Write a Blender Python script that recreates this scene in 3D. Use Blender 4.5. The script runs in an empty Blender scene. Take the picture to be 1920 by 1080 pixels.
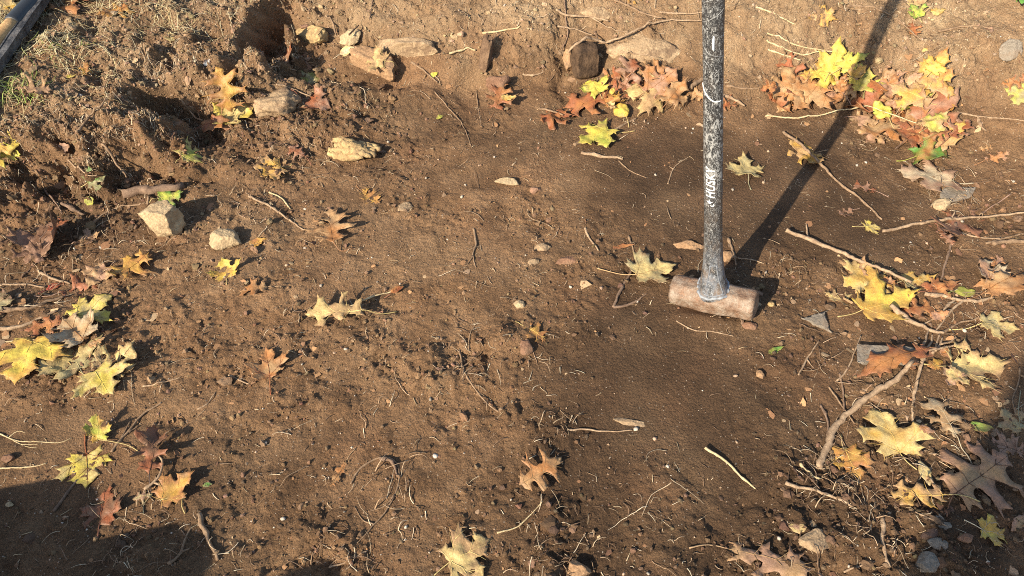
import bpy, bmesh, math, random
import numpy as np
from mathutils import Vector, Matrix, noise as mnoise
from mathutils.geometry import delaunay_2d_cdt

scene = bpy.context.scene
# ------------------------------------------------------------------ camera
CAM_H, PITCH, FOC = 1.25, math.radians(50), 1397.0
cam_d = bpy.data.cameras.new('camera')
cam_d.sensor_width = 36.0
cam_d.lens = 36.0 * FOC / 1920.0
cam_d.clip_start = 0.02
cam_d.clip_end = 500
cam = bpy.data.objects.new('camera', cam_d)
cam.location = (0, 0, CAM_H)
cam.rotation_euler = (math.radians(90) - PITCH, 0, 0)
scene.collection.objects.link(cam)
scene.camera = cam
# ------------------------------------------------------------------ sky, sun, exposure
SUN_AZ, SUN_EL = math.radians(42), math.radians(31)      # azimuth the light travels towards, from +Y to +X
world = bpy.data.worlds.new('World')
scene.world = world
world.use_nodes = True
wn = world.node_tree
sky = wn.nodes.new('ShaderNodeTexSky')
sky.sky_type = 'NISHITA'
sky.sun_disc = False
sky.sun_elevation = SUN_EL
sky.sun_rotation = SUN_AZ + math.pi
wn.links.new(sky.outputs[0], wn.nodes['Background'].inputs[0])
wn.nodes['Background'].inputs[1].default_value = 0.12
sun_d = bpy.data.lights.new('sun', 'SUN')
sun_d.energy = 5.0
sun_d.angle = math.radians(0.53)
sun_d.color = (1.0, 0.90, 0.74)
sun = bpy.data.objects.new('sun', sun_d)
sdir = Vector((math.sin(SUN_AZ) * math.cos(SUN_EL), math.cos(SUN_AZ) * math.cos(SUN_EL), -math.sin(SUN_EL)))
sun.rotation_euler = sdir.to_track_quat('-Z', 'Y').to_euler()
sun.location = (-3, -3, 4)
scene.collection.objects.link(sun)
scene.view_settings.view_transform = 'Standard'
scene.view_settings.look = 'None'
scene.view_settings.gamma = 1.0
scene.view_settings.exposure = 0.95
try:
    scene.view_settings.use_curve_mapping = False
except Exception:
    pass
scene.cycles.max_bounces = 6
scene.cycles.use_denoising = False
scene.cycles.filter_width = 1.0

# ------------------------------------------------------------------ helpers
col = scene.collection
rng = np.random.default_rng(7)
fw = np.array([0, math.cos(PITCH), -math.sin(PITCH)])
upv = np.array([0, math.sin(PITCH), math.cos(PITCH)])
CAM = np.array([0, 0, CAM_H])


def ray(px, py):
    d = fw * FOC + np.array([1.0, 0, 0]) * (px - 960) + upv * (540 - py)
    return d / np.linalg.norm(d)


def at(px, py, z=0.0):
    d = ray(px, py)
    return CAM + d * ((z - CAM_H) / d[2])


def perlin(x, y, seed=0):
    xi = np.floor(x).astype(np.int64)
    yi = np.floor(y).astype(np.int64)
    fx, fy = x - xi, y - yi
    def g(ix, iy):
        h = (ix * 374761393 + iy * 668265263 + seed * 2147483647) & 0xFFFFFFFF
        h = ((h ^ (h >> 13)) * 1274126177) & 0xFFFFFFFF
        h = h ^ (h >> 16)
        a = (h & 0xFFFF) * (2 * math.pi / 65536.0)
        return np.cos(a), np.sin(a)
    def dot(ix, iy, dx, dy):
        a, b = g(ix, iy)
        return a * dx + b * dy
    u = fx * fx * fx * (fx * (fx * 6 - 15) + 10)
    v = fy * fy * fy * (fy * (fy * 6 - 15) + 10)
    n00 = dot(xi, yi, fx, fy)
    n10 = dot(xi + 1, yi, fx - 1, fy)
    n01 = dot(xi, yi + 1, fx, fy - 1)
    n11 = dot(xi + 1, yi + 1, fx - 1, fy - 1)
    return 1.5 * ((n00 * (1 - u) + n10 * u) * (1 - v) + (n01 * (1 - u) + n11 * u) * v)


def smooth(a, b, x):
    t = np.clip((x - a) / (b - a), 0, 1)
    return t * t * (3 - 2 * t)


def catmull(pts, step):
    pts = [np.asarray(p, float) for p in pts]
    P = [2 * pts[0] - pts[1]] + pts + [2 * pts[-1] - pts[-2]]
    out = []
    for i in range(1, len(P) - 2):
        n = max(2, int(np.linalg.norm(P[i + 1] - P[i]) / step))
        for k in range(n):
            t = k / n
            out.append(0.5 * ((2 * P[i]) + (-P[i - 1] + P[i + 1]) * t + (2 * P[i - 1] - 5 * P[i] + 4 * P[i + 1] - P[i + 2]) * t * t
                              + (-P[i - 1] + 3 * P[i] - 3 * P[i + 1] + P[i + 2]) * t ** 3))
    out.append(pts[-1])
    return np.array(out)


def mesh_np(name, verts, faces, mat=None, smooth_sh=True):
    """faces: (N,3) or (N,4) array, or a list of mixed polygons"""
    me = bpy.data.meshes.new(name)
    if isinstance(faces, np.ndarray):
        nf, k = faces.shape
        me.vertices.add(len(verts))
        me.vertices.foreach_set('co', np.asarray(verts, np.float32).ravel())
        me.loops.add(nf * k)
        me.loops.foreach_set('vertex_index', faces.astype(np.int32).ravel())
        me.polygons.add(nf)
        me.polygons.foreach_set('loop_start', (np.arange(nf) * k).astype(np.int32))
        me.polygons.foreach_set('loop_total', np.full(nf, k, np.int32))
    else:
        me.from_pydata([tuple(v) for v in verts], [], faces)
    me.polygons.foreach_set('use_smooth', np.full(len(me.polygons), smooth_sh, bool))
    me.update(calc_edges=True)
    if mat:
        me.materials.append(mat)
    return me


def add(name, me, parent=None):
    o = bpy.data.objects.new(name, me)
    col.objects.link(o)
    if parent is not None:
        o.parent = parent
    return o


LABELS = {}
def tag(o, label=None, cat=None, group=None, kind=None):
    if label: o['label'] = label
    if cat: o['category'] = cat
    if group: o['group'] = group
    if kind: o['kind'] = kind
    return o


def thing(name, loc, label, cat, group=None):
    o = bpy.data.objects.new(name, None)
    o.empty_display_size = 0.02
    o.location = tuple(loc)
    col.objects.link(o)
    return tag(o, label, cat, group)


def tube_mesh(P, R, sides=8, ell=None, jitter=0.0, seed=0):
    """tube round polyline P with radii R, closed ends; returns verts, list of faces"""
    P = np.asarray(P, float)
    n = len(P)
    T = np.gradient(P, axis=0)
    T /= np.linalg.norm(T, axis=1)[:, None] + 1e-12
    ref = np.array([0, 0, 1.0]) if abs(T[0][2]) < 0.9 else np.array([0, 1.0, 0])
    V, Fs = [], []
    r_ = np.random.default_rng(seed)
    U = np.cross(T[0], ref); U /= np.linalg.norm(U)
    for i in range(n):
        U = U - T[i] * (U @ T[i]); U /= np.linalg.norm(U) + 1e-12
        W = np.cross(T[i], U)
        a = np.arange(sides) * 2 * math.pi / sides
        rr = R[i] * (1 + jitter * r_.normal(size=sides))
        V.append(P[i] + (np.cos(a) * rr)[:, None] * U + (np.sin(a) * rr)[:, None] * W)
    V = np.concatenate(V)
    for i in range(n - 1):
        for k in range(sides):
            k2 = (k + 1) % sides
            Fs.append((i * sides + k, i * sides + k2, (i + 1) * sides + k2, (i + 1) * sides + k))
    Fs.append(tuple(range(sides))[::-1])
    Fs.append(tuple((n - 1) * sides + k for k in range(sides)))
    return V, Fs


# ------------------------------------------------------------------ materials
def new_mat(name):
    m = bpy.data.materials.new(name)
    m.use_nodes = True
    nt = m.node_tree
    return m, nt, nt.nodes['Principled BSDF']


def node(nt, t, **kw):
    n = nt.nodes.new(t)
    for k, v in kw.items():
        if k.startswith('i_'):
            n.inputs[k[2:].replace('_', ' ')].default_value = v
        else:
            setattr(n, k, v)
    return n


def ramp(nt, fac, stops):
    r = nt.nodes.new('ShaderNodeValToRGB')
    el = r.color_ramp.elements
    while len(el) < len(stops):
        el.new(0.5)
    for e, (p, c) in zip(el, stops):
        e.position = p
        e.color = (*c, 1) if len(c) == 3 else c
    nt.links.new(fac, r.inputs[0])
    return r.outputs[0]


def mixc(nt, fac, a, b, mode='MIX'):
    m = nt.nodes.new('ShaderNodeMix')
    m.data_type = 'RGBA'
    m.blend_type = mode
    for s, v in ((0, fac), (6, a), (7, b)):
        if isinstance(v, bpy.types.NodeSocket):
            nt.links.new(v, m.inputs[s])
        else:
            m.inputs[s].default_value = v if s == 0 or len(v) == 4 else (*v, 1)
    return m.outputs[2]


def noise_tex(nt, scale, detail=4, rough=0.55, vec=None, dist=0.0):
    n = nt.nodes.new('ShaderNodeTexNoise')
    n.inputs['Scale'].default_value = scale
    n.inputs['Detail'].default_value = detail
    n.inputs['Roughness'].default_value = rough
    n.inputs['Distortion'].default_value = dist
    if vec is not None:
        nt.links.new(vec, n.inputs['Vector'])
    return n.outputs[0]


def math_n(nt, op, a, b=None):
    m = nt.nodes.new('ShaderNodeMath')
    m.operation = op
    for s, v in ((0, a), (1, b)):
        if v is None: continue
        if isinstance(v, bpy.types.NodeSocket): nt.links.new(v, m.inputs[s])
        else: m.inputs[s].default_value = v
    return m.outputs[0]


def bump(nt, bsdf, height, strength, dist):
    b = nt.nodes.new('ShaderNodeBump')
    b.inputs['Strength'].default_value = strength
    b.inputs['Distance'].default_value = dist
    nt.links.new(height, b.inputs['Height'])
    nt.links.new(b.outputs[0], bsdf.inputs['Normal'])


def attr(nt, name):
    a = nt.nodes.new('ShaderNodeAttribute')
    a.attribute_name = name
    return a


def soil_material():
    m, nt, b = new_mat('soil')
    geo = nt.nodes.new('ShaderNodeNewGeometry').outputs['Position']
    damp, dry = attr(nt, 'damp').outputs['Fac'], attr(nt, 'dry').outputs['Fac']
    n1 = noise_tex(nt, 14, 5, 0.6, geo)
    base = ramp(nt, n1, [(0.3, (0.145, 0.079, 0.038)), (0.5, (0.215, 0.121, 0.060)), (0.72, (0.305, 0.180, 0.093))])
    dryc = ramp(nt, noise_tex(nt, 30, 5, 0.6, geo), [(0.3, (0.25, 0.16, 0.088)), (0.7, (0.44, 0.31, 0.180))])
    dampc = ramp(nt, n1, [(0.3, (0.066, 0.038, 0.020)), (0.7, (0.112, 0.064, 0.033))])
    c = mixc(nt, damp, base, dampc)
    c = mixc(nt, dry, c, dryc)
    # reddish patches of clay
    red = ramp(nt, noise_tex(nt, 5.5, 3, 0.5, geo), [(0.52, (0, 0, 0)), (0.70, (1, 1, 1))])
    c = mixc(nt, math_n(nt, 'MULTIPLY', red, 0.30), c, (0.245, 0.125, 0.062))
    # fine grain and pale grit
    gr = ramp(nt, noise_tex(nt, 420, 3, 0.7, geo), [(0.25, (0.42, 0.42, 0.42)), (0.5, (0.95, 0.95, 0.95)), (0.75, (1.6, 1.56, 1.48))])
    c = mixc(nt, 1.0, c, gr, 'MULTIPLY')
    vor = node(nt, 'ShaderNodeTexVoronoi', i_Scale=150.0)
    nt.links.new(geo, vor.inputs['Vector'])
    msk = math_n(nt, 'LESS_THAN', vor.outputs['Distance'], 0.17)
    rr = node(nt, 'ShaderNodeSeparateColor')
    nt.links.new(vor.outputs['Color'], rr.inputs[0])
    msk = math_n(nt, 'MULTIPLY', msk, math_n(nt, 'GREATER_THAN', rr.outputs[0], 0.80))
    c = mixc(nt, math_n(nt, 'MULTIPLY', msk, 0.8), c, (0.50, 0.40, 0.29))
    nt.links.new(c, b.inputs['Base Color'])
    b.inputs['Roughness'].default_value = 0.92
    b.inputs['Specular IOR Level'].default_value = 0.18
    h = math_n(nt, 'ADD', noise_tex(nt, 215, 6, 0.75, geo), math_n(nt, 'MULTIPLY', msk, 0.3))
    for sc_, amt in ((140.0, -0.30), (330.0, -0.18)):
        vg = node(nt, 'ShaderNodeTexVoronoi', i_Scale=sc_)
        nt.links.new(geo, vg.inputs['Vector'])
        gate = math_n(nt, 'MULTIPLY', vg.outputs['Distance'], noise_tex(nt, sc_ * .22, 3, .6, geo))
        h = math_n(nt, 'ADD', h, math_n(nt, 'MULTIPLY', gate, amt * 2))
    bump(nt, b, h, 1.0, 0.0065)
    return m


def crumb_material():
    m, nt, b = new_mat('soil_crumbs')
    geo = nt.nodes.new('ShaderNodeNewGeometry').outputs['Position']
    a = attr(nt, 'tint').outputs['Color']
    g = ramp(nt, noise_tex(nt, 500, 3, 0.7, geo), [(0.25, (0.6, 0.6, 0.6)), (0.75, (1.35, 1.33, 1.3))])
    nt.links.new(mixc(nt, 1.0, a, g, 'MULTIPLY'), b.inputs['Base Color'])
    b.inputs['Roughness'].default_value = 0.95
    b.inputs['Specular IOR Level'].default_value = 0.15
    bump(nt, b, noise_tex(nt, 380, 4, 0.7, geo), 0.7, 0.002)
    return m


def tint_material(name, rough=0.8, spec=0.2, var=0.25, scale=300, bumpd=0.0008):
    m, nt, b = new_mat(name)
    geo = nt.nodes.new('ShaderNodeNewGeometry').outputs['Position']
    a = attr(nt, 'tint').outputs['Color']
    g = ramp(nt, noise_tex(nt, scale, 4, 0.65, geo), [(0.28, (1 - var * 1.5,) * 3), (0.72, (1 + var,) * 3)])
    nt.links.new(mixc(nt, 1.0, a, g, 'MULTIPLY'), b.inputs['Base Color'])
    b.inputs['Roughness'].default_value = rough
    b.inputs['Specular IOR Level'].default_value = spec
    bump(nt, b, noise_tex(nt, scale * 1.3, 4, 0.65, geo), 0.6, bumpd)
    return m


def leaf_material():
    m, nt, b = new_mat('leaf')
    tc = nt.nodes.new('ShaderNodeTexCoord').outputs['Object']
    a = attr(nt, 'tint').outputs['Color']
    g = ramp(nt, noise_tex(nt, 130, 5, 0.65, tc), [(0.28, (0.72, 0.68, 0.62)), (0.5, (1, 1, 1)), (0.75, (1.12, 1.12, 1.15))])
    c = mixc(nt, 1.0, a, g, 'MULTIPLY')
    sp = ramp(nt, noise_tex(nt, 240, 2, 0.5, tc), [(0.66, (0, 0, 0)), (0.73, (1, 1, 1))])
    c = mixc(nt, math_n(nt, 'MULTIPLY', sp, 0.5), c, (0.16, 0.08, 0.04))
    du = ramp(nt, noise_tex(nt, 38, 5, .7, tc), [(.42, (0, 0, 0)), (.75, (1, 1, 1))])
    c = mixc(nt, math_n(nt, 'MULTIPLY', du, .55), c, (.24, .15, .085))
    # fine reticulate venation
    vor = node(nt, 'ShaderNodeTexVoronoi', feature='DISTANCE_TO_EDGE', i_Scale=190.0)
    nt.links.new(tc, vor.inputs['Vector'])
    ve = ramp(nt, vor.outputs['Distance'], [(0.0, (0.80, 0.78, 0.74)), (0.09, (1, 1, 1))])
    c = mixc(nt, 1.0, c, ve, 'MULTIPLY')
    nt.links.new(c, b.inputs['Base Color'])
    b.inputs['Roughness'].default_value = 0.55
    b.inputs['Specular IOR Level'].default_value = 0.35
    h = math_n(nt, 'ADD', noise_tex(nt, 90, 4, 0.6, tc), math_n(nt, 'MULTIPLY', vor.outputs['Distance'], 0.8))
    bump(nt, b, h, 0.5, 0.0015)
    tr = nt.nodes.new('ShaderNodeBsdfTranslucent')
    nt.links.new(c, tr.inputs[0])
    mx = nt.nodes.new('ShaderNodeMixShader')
    mx.inputs[0].default_value = 0.22
    nt.links.new(b.outputs[0], mx.inputs[1])
    nt.links.new(tr.outputs[0], mx.inputs[2])
    nt.links.new(mx.outputs[0], nt.nodes['Material Output'].inputs[0])
    return m


def rock_material(name, c1, c2, dirt=0.35, rough=0.85):
    m, nt, b = new_mat(name)
    tc = nt.nodes.new('ShaderNodeTexCoord').outputs['Object']
    c = ramp(nt, noise_tex(nt, 35, 6, 0.65, tc), [(0.32, c2), (0.62, c1)])
    g = ramp(nt, noise_tex(nt, 260, 4, 0.7, tc), [(0.3, (0.62, 0.6, 0.58)), (0.7, (1.2, 1.2, 1.2))])
    c = mixc(nt, 1.0, c, g, 'MULTIPLY')
    d = ramp(nt, noise_tex(nt, 22, 5, 0.7, tc), [(0.50, (0, 0, 0)), (0.62, (1, 1, 1))])
    c = mixc(nt, math_n(nt, 'MULTIPLY', d, dirt), c, (0.17, 0.105, 0.06))
    nt.links.new(c, b.inputs['Base Color'])
    b.inputs['Roughness'].default_value = rough
    b.inputs['Specular IOR Level'].default_value = 0.25
    h = math_n(nt, 'ADD', noise_tex(nt, 120, 6, 0.7, tc), math_n(nt, 'MULTIPLY', noise_tex(nt, 30, 3, 0.6, tc), 1.5))
    bump(nt, b, h, 0.8, 0.004)
    return m


def bark_material(name, c1, c2, scale=60):
    m, nt, b = new_mat(name)
    geo = nt.nodes.new('ShaderNodeNewGeometry').outputs['Position']
    c = ramp(nt, noise_tex(nt, scale, 5, 0.7, geo), [(0.3, c2), (0.65, c1)])
    g = ramp(nt, noise_tex(nt, scale * 7, 3, 0.7, geo), [(0.3, (0.65, 0.62, 0.6)), (0.7, (1.15, 1.15, 1.15))])
    nt.links.new(mixc(nt, 1.0, c, g, 'MULTIPLY'), b.inputs['Base Color'])
    b.inputs['Roughness'].default_value = 0.85
    b.inputs['Specular IOR Level'].default_value = 0.2
    bump(nt, b, noise_tex(nt, scale * 5, 5, 0.7, geo), 0.7, 0.0015)
    return m


M_SOIL = soil_material()
M_CRUMB = crumb_material()
M_ROOT = tint_material('root_fibre', 0.8, 0.2, 0.25, 250)
M_GRIT = tint_material('grit', 0.8, 0.3, 0.25, 500)
M_LEAF = leaf_material()
M_VEIN = tint_material('leaf_vein', 0.6, 0.3, 0.15, 300, 0.0003)
BARK = {
    'pale': bark_material('pale_bark', (0.44, 0.31, 0.19), (0.20, 0.125, 0.073), 90),
    'tan': bark_material('tan_bark', (0.33, 0.22, 0.13), (0.14, 0.086, 0.05), 90),
    'brown': bark_material('brown_bark', (0.26, 0.17, 0.11), (0.12, 0.075, 0.048)),
    'dark': bark_material('dark_bark', (0.12, 0.08, 0.052), (0.05, 0.032, 0.022)),
    'straw': bark_material('straw', (0.62, 0.49, 0.28), (0.42, 0.31, 0.16)),
}
# ------------------------------------------------------------------ terrain
def axis(a, b, step, lo, hi, g=1.16):
    c = list(np.arange(a, b, step))
    s, x = step, c[0]
    left = []
    while x > lo:
        s *= g; x -= s; left.append(x)
    s, x = step, c[-1]
    right = []
    while x < hi:
        s *= g; x += s; right.append(x)
    return np.array(left[::-1] + c + right)


XS = axis(-1.55, 1.65, 0.0037, -40, 40)
YS = axis(0.38, 2.32, 0.0037, -40, 40)
GX, GY = np.meshgrid(XS, YS)                # rows = y
core = smooth(0.45, 0.0, np.maximum(np.maximum(-1.55 - GX, GX - 1.65), np.maximum(0.38 - GY, GY - 2.32)))


def pline(pix, z):
    return catmull([at(px, py, z)[:2] for px, py in pix], 0.05)


def sdist(line, left_positive=True):
    """signed distance of every grid point to an open polyline; positive on its left"""
    best = np.full(GX.shape, 1e9)
    sign = np.ones(GX.shape)
    for a, b in zip(line[:-1], line[1:]):
        d = b - a
        L2 = d @ d
        t = np.clip(((GX - a[0]) * d[0] + (GY - a[1]) * d[1]) / L2, 0, 1)
        qx, qy = GX - a[0] - t * d[0], GY - a[1] - t * d[1]
        r = qx * qx + qy * qy
        m = r < best
        best = np.where(m, r, best)
        sign = np.where(m, np.sign(d[0] * qy - d[1] * qx), sign)
    return np.sqrt(best) * (sign if left_positive else -sign)


def blob(px, py, rx, ry=None, rot=0.0, z=0.0):
    """soft gaussian weight centred on a point of the ground, radii in metres"""
    c = at(px, py, z)
    ry = ry or rx
    dx, dy = GX - c[0], GY - c[1]
    u = dx * math.cos(rot) + dy * math.sin(rot)
    v = -dx * math.sin(rot) + dy * math.cos(rot)
    return np.exp(-(u / rx) ** 2 - (v / ry) ** 2)


# the back and right bank of the pit
bank_line = pline([(-400, 120), (300, 110), (520, 118), (700, 158), (900, 172), (1100, 186), (1300, 198), (1500, 212), (1640, 226), (1760, 262),
                   (1850, 360), (1930, 470), (2020, 620), (2120, 800), (2250, 1080), (2400, 1500)], 0.0)
s_bank = sdist(bank_line, True) + 0.035 * perlin(GX * 4.0, GY * 4.0, 3) + 0.012 * perlin(GX * 13, GY * 13, 4)
right = smooth(0.95, 1.25, GX) * smooth(1.75, 1.45, GY)
sp = np.log1p(np.exp(np.clip(s_bank / 0.035, -30, 30))) * 0.035
zb_back = 0.34 * np.tanh(sp * 0.80 / 0.34)
zb_right = 0.10 * np.tanh(sp * 0.32 / 0.10)
z_bank = zb_back * (1 - right) + zb_right * right
# the left bank of sod with its undercut lip
lip_line = pline([(590, -140), (548, -30), (520, 40), (470, 112), (405, 140), (330, 140), (275, 160), (288, 222), (225, 252), (100, 266), (0, 282), (-160, 300), (-500, 330), (-1500, 400)], 0.13)
s_lip0 = sdist(lip_line, False)
s_lip = s_lip0 + 0.055 * perlin(GX * 7, GY * 7, 11) + 0.032 * perlin(GX * 17, GY * 17, 12) + 0.022 * perlin(GX * 41, GY * 41, 14)
top = 0.135 + 0.05 * smooth(0, 0.5, s_lip) + 0.018 * perlin(GX * 5, GY * 5, 13)
lipm = smooth(-0.10, 0.06, s_lip)
talus = 0.05 * np.exp(-np.clip(-s_lip, 0, 9) / 0.16) * (1 - lipm)
z0 = np.maximum(z_bank * (1 - 0.75 * smooth(-0.62, -0.95, GX)), 0)
z0 = z0 * (1 - lipm) + np.maximum(top, z0 * 0.6) * lipm + talus
# floor undulation, dents and bumps
z0 += 0.010 * perlin(GX * 2.6, GY * 2.6, 21) + 0.006 * perlin(GX * 7, GY * 7, 22)
for px, py, rx, ry, rot, dz in [
    (905, 335, .05, .028, 0, -.022), (862, 648, .032, .05, -.2, -.032), (824, 655, .020, .07, -.05, .012), (818, 600, .03, .03, 0, .006), (935, 640, .07, .04, 0, .018), (925, 700, .10, .05, .2, .014), (780, 690, .06, .05, 0, .010), (1000, 690, .03, .03, 0, -.018), (700, 640, .08, .03, .2, .010),
    (520, 200, .07, .06, 0, .05), (640, 190, .06, .05, 0, .03), (600, 250, .12, .06, 0, .03), (760, 190, .14, .05, 0, .02),
    (880, 175, .05, .03, 0, -.02), (400, 300, .14, .09, 0, .03), (330, 340, .1, .06, 0, .015), (560, 170, .05, .03, 0, -.03),
    (1415, 520, .10, .06, 0, -.010), (1330, 604, .11, .016, -.12, .011), (1262, 560, .02, .04, 0, .008), (1425, 585, .025, .03, 0, .009), (1300, 640, .20, .025, -.5, -.008), (1450, 690, .13, .025, -.65, .012), (1330, 610, .09, .015, -.4, .006),
    (1460, 480, .05, .05, 0, .014), (1250, 340, .25, .15, 0, -.010), (1240, 850, .25, .18, 0, -.008), (1030, 820, .06, .08, 0, .012),
    (480, 1010, .12, .05, -.6, -.022), (330, 990, .16, .06, .1, -.02), (620, 1060, .09, .05, 0, -.018), (250, 1050, .16, .05, 0, .02), (900, 1030, .04, .03, 0, -.014),
    (1130, 1050, .05, .03, 0, -.016), (1020, 1050, .05, .04, 0, .014), (1580, 1000, .08, .08, 0, .02), (1700, 1010, .05, .06, 0, -.015),
    (1810, 1020, .12, .08, 0, .015), (1620, 850, .10, .05, .3, -.012), (1640, 700, .08, .05, 0, .012), (1820, 640, .10, .06, 0, -.015),
    (120, 430, .14, .09, 0, -.012), (60, 600, .15, .06, 0, .015), (150, 690, .16, .07, 0, .01), (260, 820, .06, .04, .6, -.012), (320, 860, .06, .04, .6, .01),
    (660, 670, .10, .05, 0, .006), (560, 560, .10, .06, 0, .006), (1545, 420, .04, .05, 0, .012), (1060, 480, .08, .03, 0, .010), (1500, 1060, .1, .05, 0, .012)]:
    z0 += dz * blob(px, py, rx, ry, rot)
cn = .30 * perlin(GX * 12, GY * 12, 35) + .10 * perlin(GX * 30, GY * 30, 36)
cav = np.zeros_like(z0)
for px, py, rx, ry, rot, dz, zz in [(322, 190, .070, .055, .3, .10, .08), (250, 308, .10, .040, .15, .08, .07), (506, 76, .046, .17, -.25, .17, .08), (130, 308, .11, .032, .1, .06, .07), 
                                    (40, 335, .12, .035, 0, .05, .05), (385, 335, .04, .02, .5, .03, .03), (578, 152, .035, .02, 0, .04, .05), (170, 235, .03, .02, .4, .04, .14), (385, 60, .035, .025, .6, .04, .15), (300, 95, .03, .02, .6, .03, .15),
                                    (470, 300, .03, .02, 0, .025, .02), (620, 225, .05, .02, .3, .025, .02), (690, 215, .04, .02, -.3, .022, .02)]:
    cav = np.maximum(cav, dz * smooth(.28, .78, blob(px, py, rx * 1.15, ry * 1.15, rot, zz) + cn))
z0 -= cav
z0 -= .075 * blob(350, 232, .085, .07, 0, .08) * np.clip(z0 / .06, 0, 1) + .05 * blob(395, 190, .06, .05, 0, .06) * np.clip(z0 / .06, 0, 1)
z0 = np.maximum(z0, -.05)
for px, py, rx, ry, rot, dz, zz in [(884, 150, .03, .05, 0, -.05, .05), (1058, 128, .022, .05, 0, -.06, .06), (640, 130, .05, .03, 0, -.04, .06), (745, 140, .05, .03, .3, -.03, .05), (1120, 110, .03, .05, 0, -.03, .08),
                                   (980, 60, .06, .06, 0, .03, .12), (840, 40, .09, .05, 0, .025, .14), (1000, 140, .06, .03, 0, -.02, .04), (1400, 150, .09, .03, 0, -.02, .03), (1480, 60, .08, .06, 0, .025, .12), (1800, 120, .08, .05, 0, .02, .1), (1860, 180, .10, .04, 0, -.02, .08)]:
    z0 += dz * blob(px, py, rx, ry, rot, zz)
# unseen earth mound, added off frame to shade the lower left
for (hx, hy, hr, hz) in [(-1.42, 0.10, .26, .41), (-1.20, 0.07, .25, .41), (-0.98, -0.01, .24, .41), (-0.76, -0.10, .23, .42), (-0.62, -0.19, .22, .42)]:
    q = np.sqrt((GX - hx) ** 2 + (GY - hy) ** 2)
    z0 = np.maximum(z0, hz * (1 - smooth(0, hr * 1.75, q)))

# crumbling rounds off the steepest edges
def box(A, n):
    for ax in (0, 1):
        k = 2 * n + 1
        P_ = np.pad(A, [(n + 1, n) if a == ax else (0, 0) for a in (0, 1)], mode='edge')
        C_ = np.cumsum(P_, ax)
        A = (np.take(C_, np.arange(k, C_.shape[ax]), ax) - np.take(C_, np.arange(0, C_.shape[ax] - k), ax)) / k
    return A
z0 = box(box(z0, 2), 2) * core + z0 * (1 - core)
gy_, gx_ = np.gradient(box(z0, 3), YS, XS)
nl = np.sqrt(1 + gx_ ** 2 + gy_ ** 2)
steep = smooth(2.6, 1.25, nl)

# how crumbly, damp and dry the soil is, place by place
rough = 0.50 + 0.40 * perlin(GX * 3.1, GY * 3.1, 31) + 0.50 * perlin(GX * 9, GY * 9, 32) + .25 * perlin(GX * 21, GY * 21, 33)
for px, py, rx, ry, w in [(250, 200, .45, .40, .8), (420, 260, .25, .2, .8), (650, 220, .3, .16, .6), (760, 640, .35, .3, .35), (900, 660, .12, .1, .5), (1130, 470, .12, .08, .4),
                          (200, 600, .35, .3, .3), (1640, 800, .22, .25, .6), (1600, 1000, .2, .15, .6), (1480, 500, .07, .07, .7), (1020, 1030, .12, .09, .7), (620, 1050, .1, .06, .6),
                          (1040, 830, .08, .1, .5), (250, 1040, .2, .08, .5), (1800, 300, .2, .2, .3),
                          (1250, 330, .26, .18, -.8), (1400, 300, .2, .15, -.6), (1200, 680, .2, .14, -.6), (1300, 780, .3, .14, -.35), (1560, 400, .16, .14, -.6), (560, 850, .2, .12, -.3), (780, 460, .2, .12, -.1)]:
    rough += w * blob(px, py, rx, ry)
rough += .45 * smooth(.02, .1, z_bank * (1 - right)) + .5 * smooth(-.15, .1, s_lip)
rough = np.clip(rough, 0.06, 1.5)
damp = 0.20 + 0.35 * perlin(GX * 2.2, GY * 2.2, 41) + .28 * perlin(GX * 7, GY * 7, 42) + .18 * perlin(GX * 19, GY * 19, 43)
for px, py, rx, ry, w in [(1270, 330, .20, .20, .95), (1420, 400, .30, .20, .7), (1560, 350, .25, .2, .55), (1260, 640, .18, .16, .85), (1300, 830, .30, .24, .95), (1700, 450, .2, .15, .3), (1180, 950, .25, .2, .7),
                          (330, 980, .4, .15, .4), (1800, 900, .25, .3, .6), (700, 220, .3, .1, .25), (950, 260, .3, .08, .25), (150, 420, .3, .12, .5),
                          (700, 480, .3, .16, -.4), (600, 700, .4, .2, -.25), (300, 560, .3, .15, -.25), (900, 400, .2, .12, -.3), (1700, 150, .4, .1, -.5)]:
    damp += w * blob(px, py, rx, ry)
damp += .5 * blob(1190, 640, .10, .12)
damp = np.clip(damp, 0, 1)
dry = np.clip(smooth(0.01, 0.12, z_bank * (1 - right)) * (0.58 + 0.32 * perlin(GX * 4, GY * 4, 51) + .35 * perlin(GX * 11, GY * 11, 53)) + .16 * perlin(GX * 5, GY * 5, 55), 0, 1) * (1 - lipm)
dry = np.maximum(dry, 0.62 * smooth(-0.06, 0.10, s_lip) * (0.55 + 0.55 * perlin(GX * 8, GY * 8, 52) + .3 * perlin(GX * 25, GY * 25, 54)))
dry += 0.22 * blob(520, 200, .1, .08) + 0.2 * blob(450, 420, .12, .09) + .2 * blob(830, 690, .03, .1) + .15 * blob(700, 460, .3, .1)
dry = np.clip(dry, 0, 1)
damp *= (1 - dry)

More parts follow.
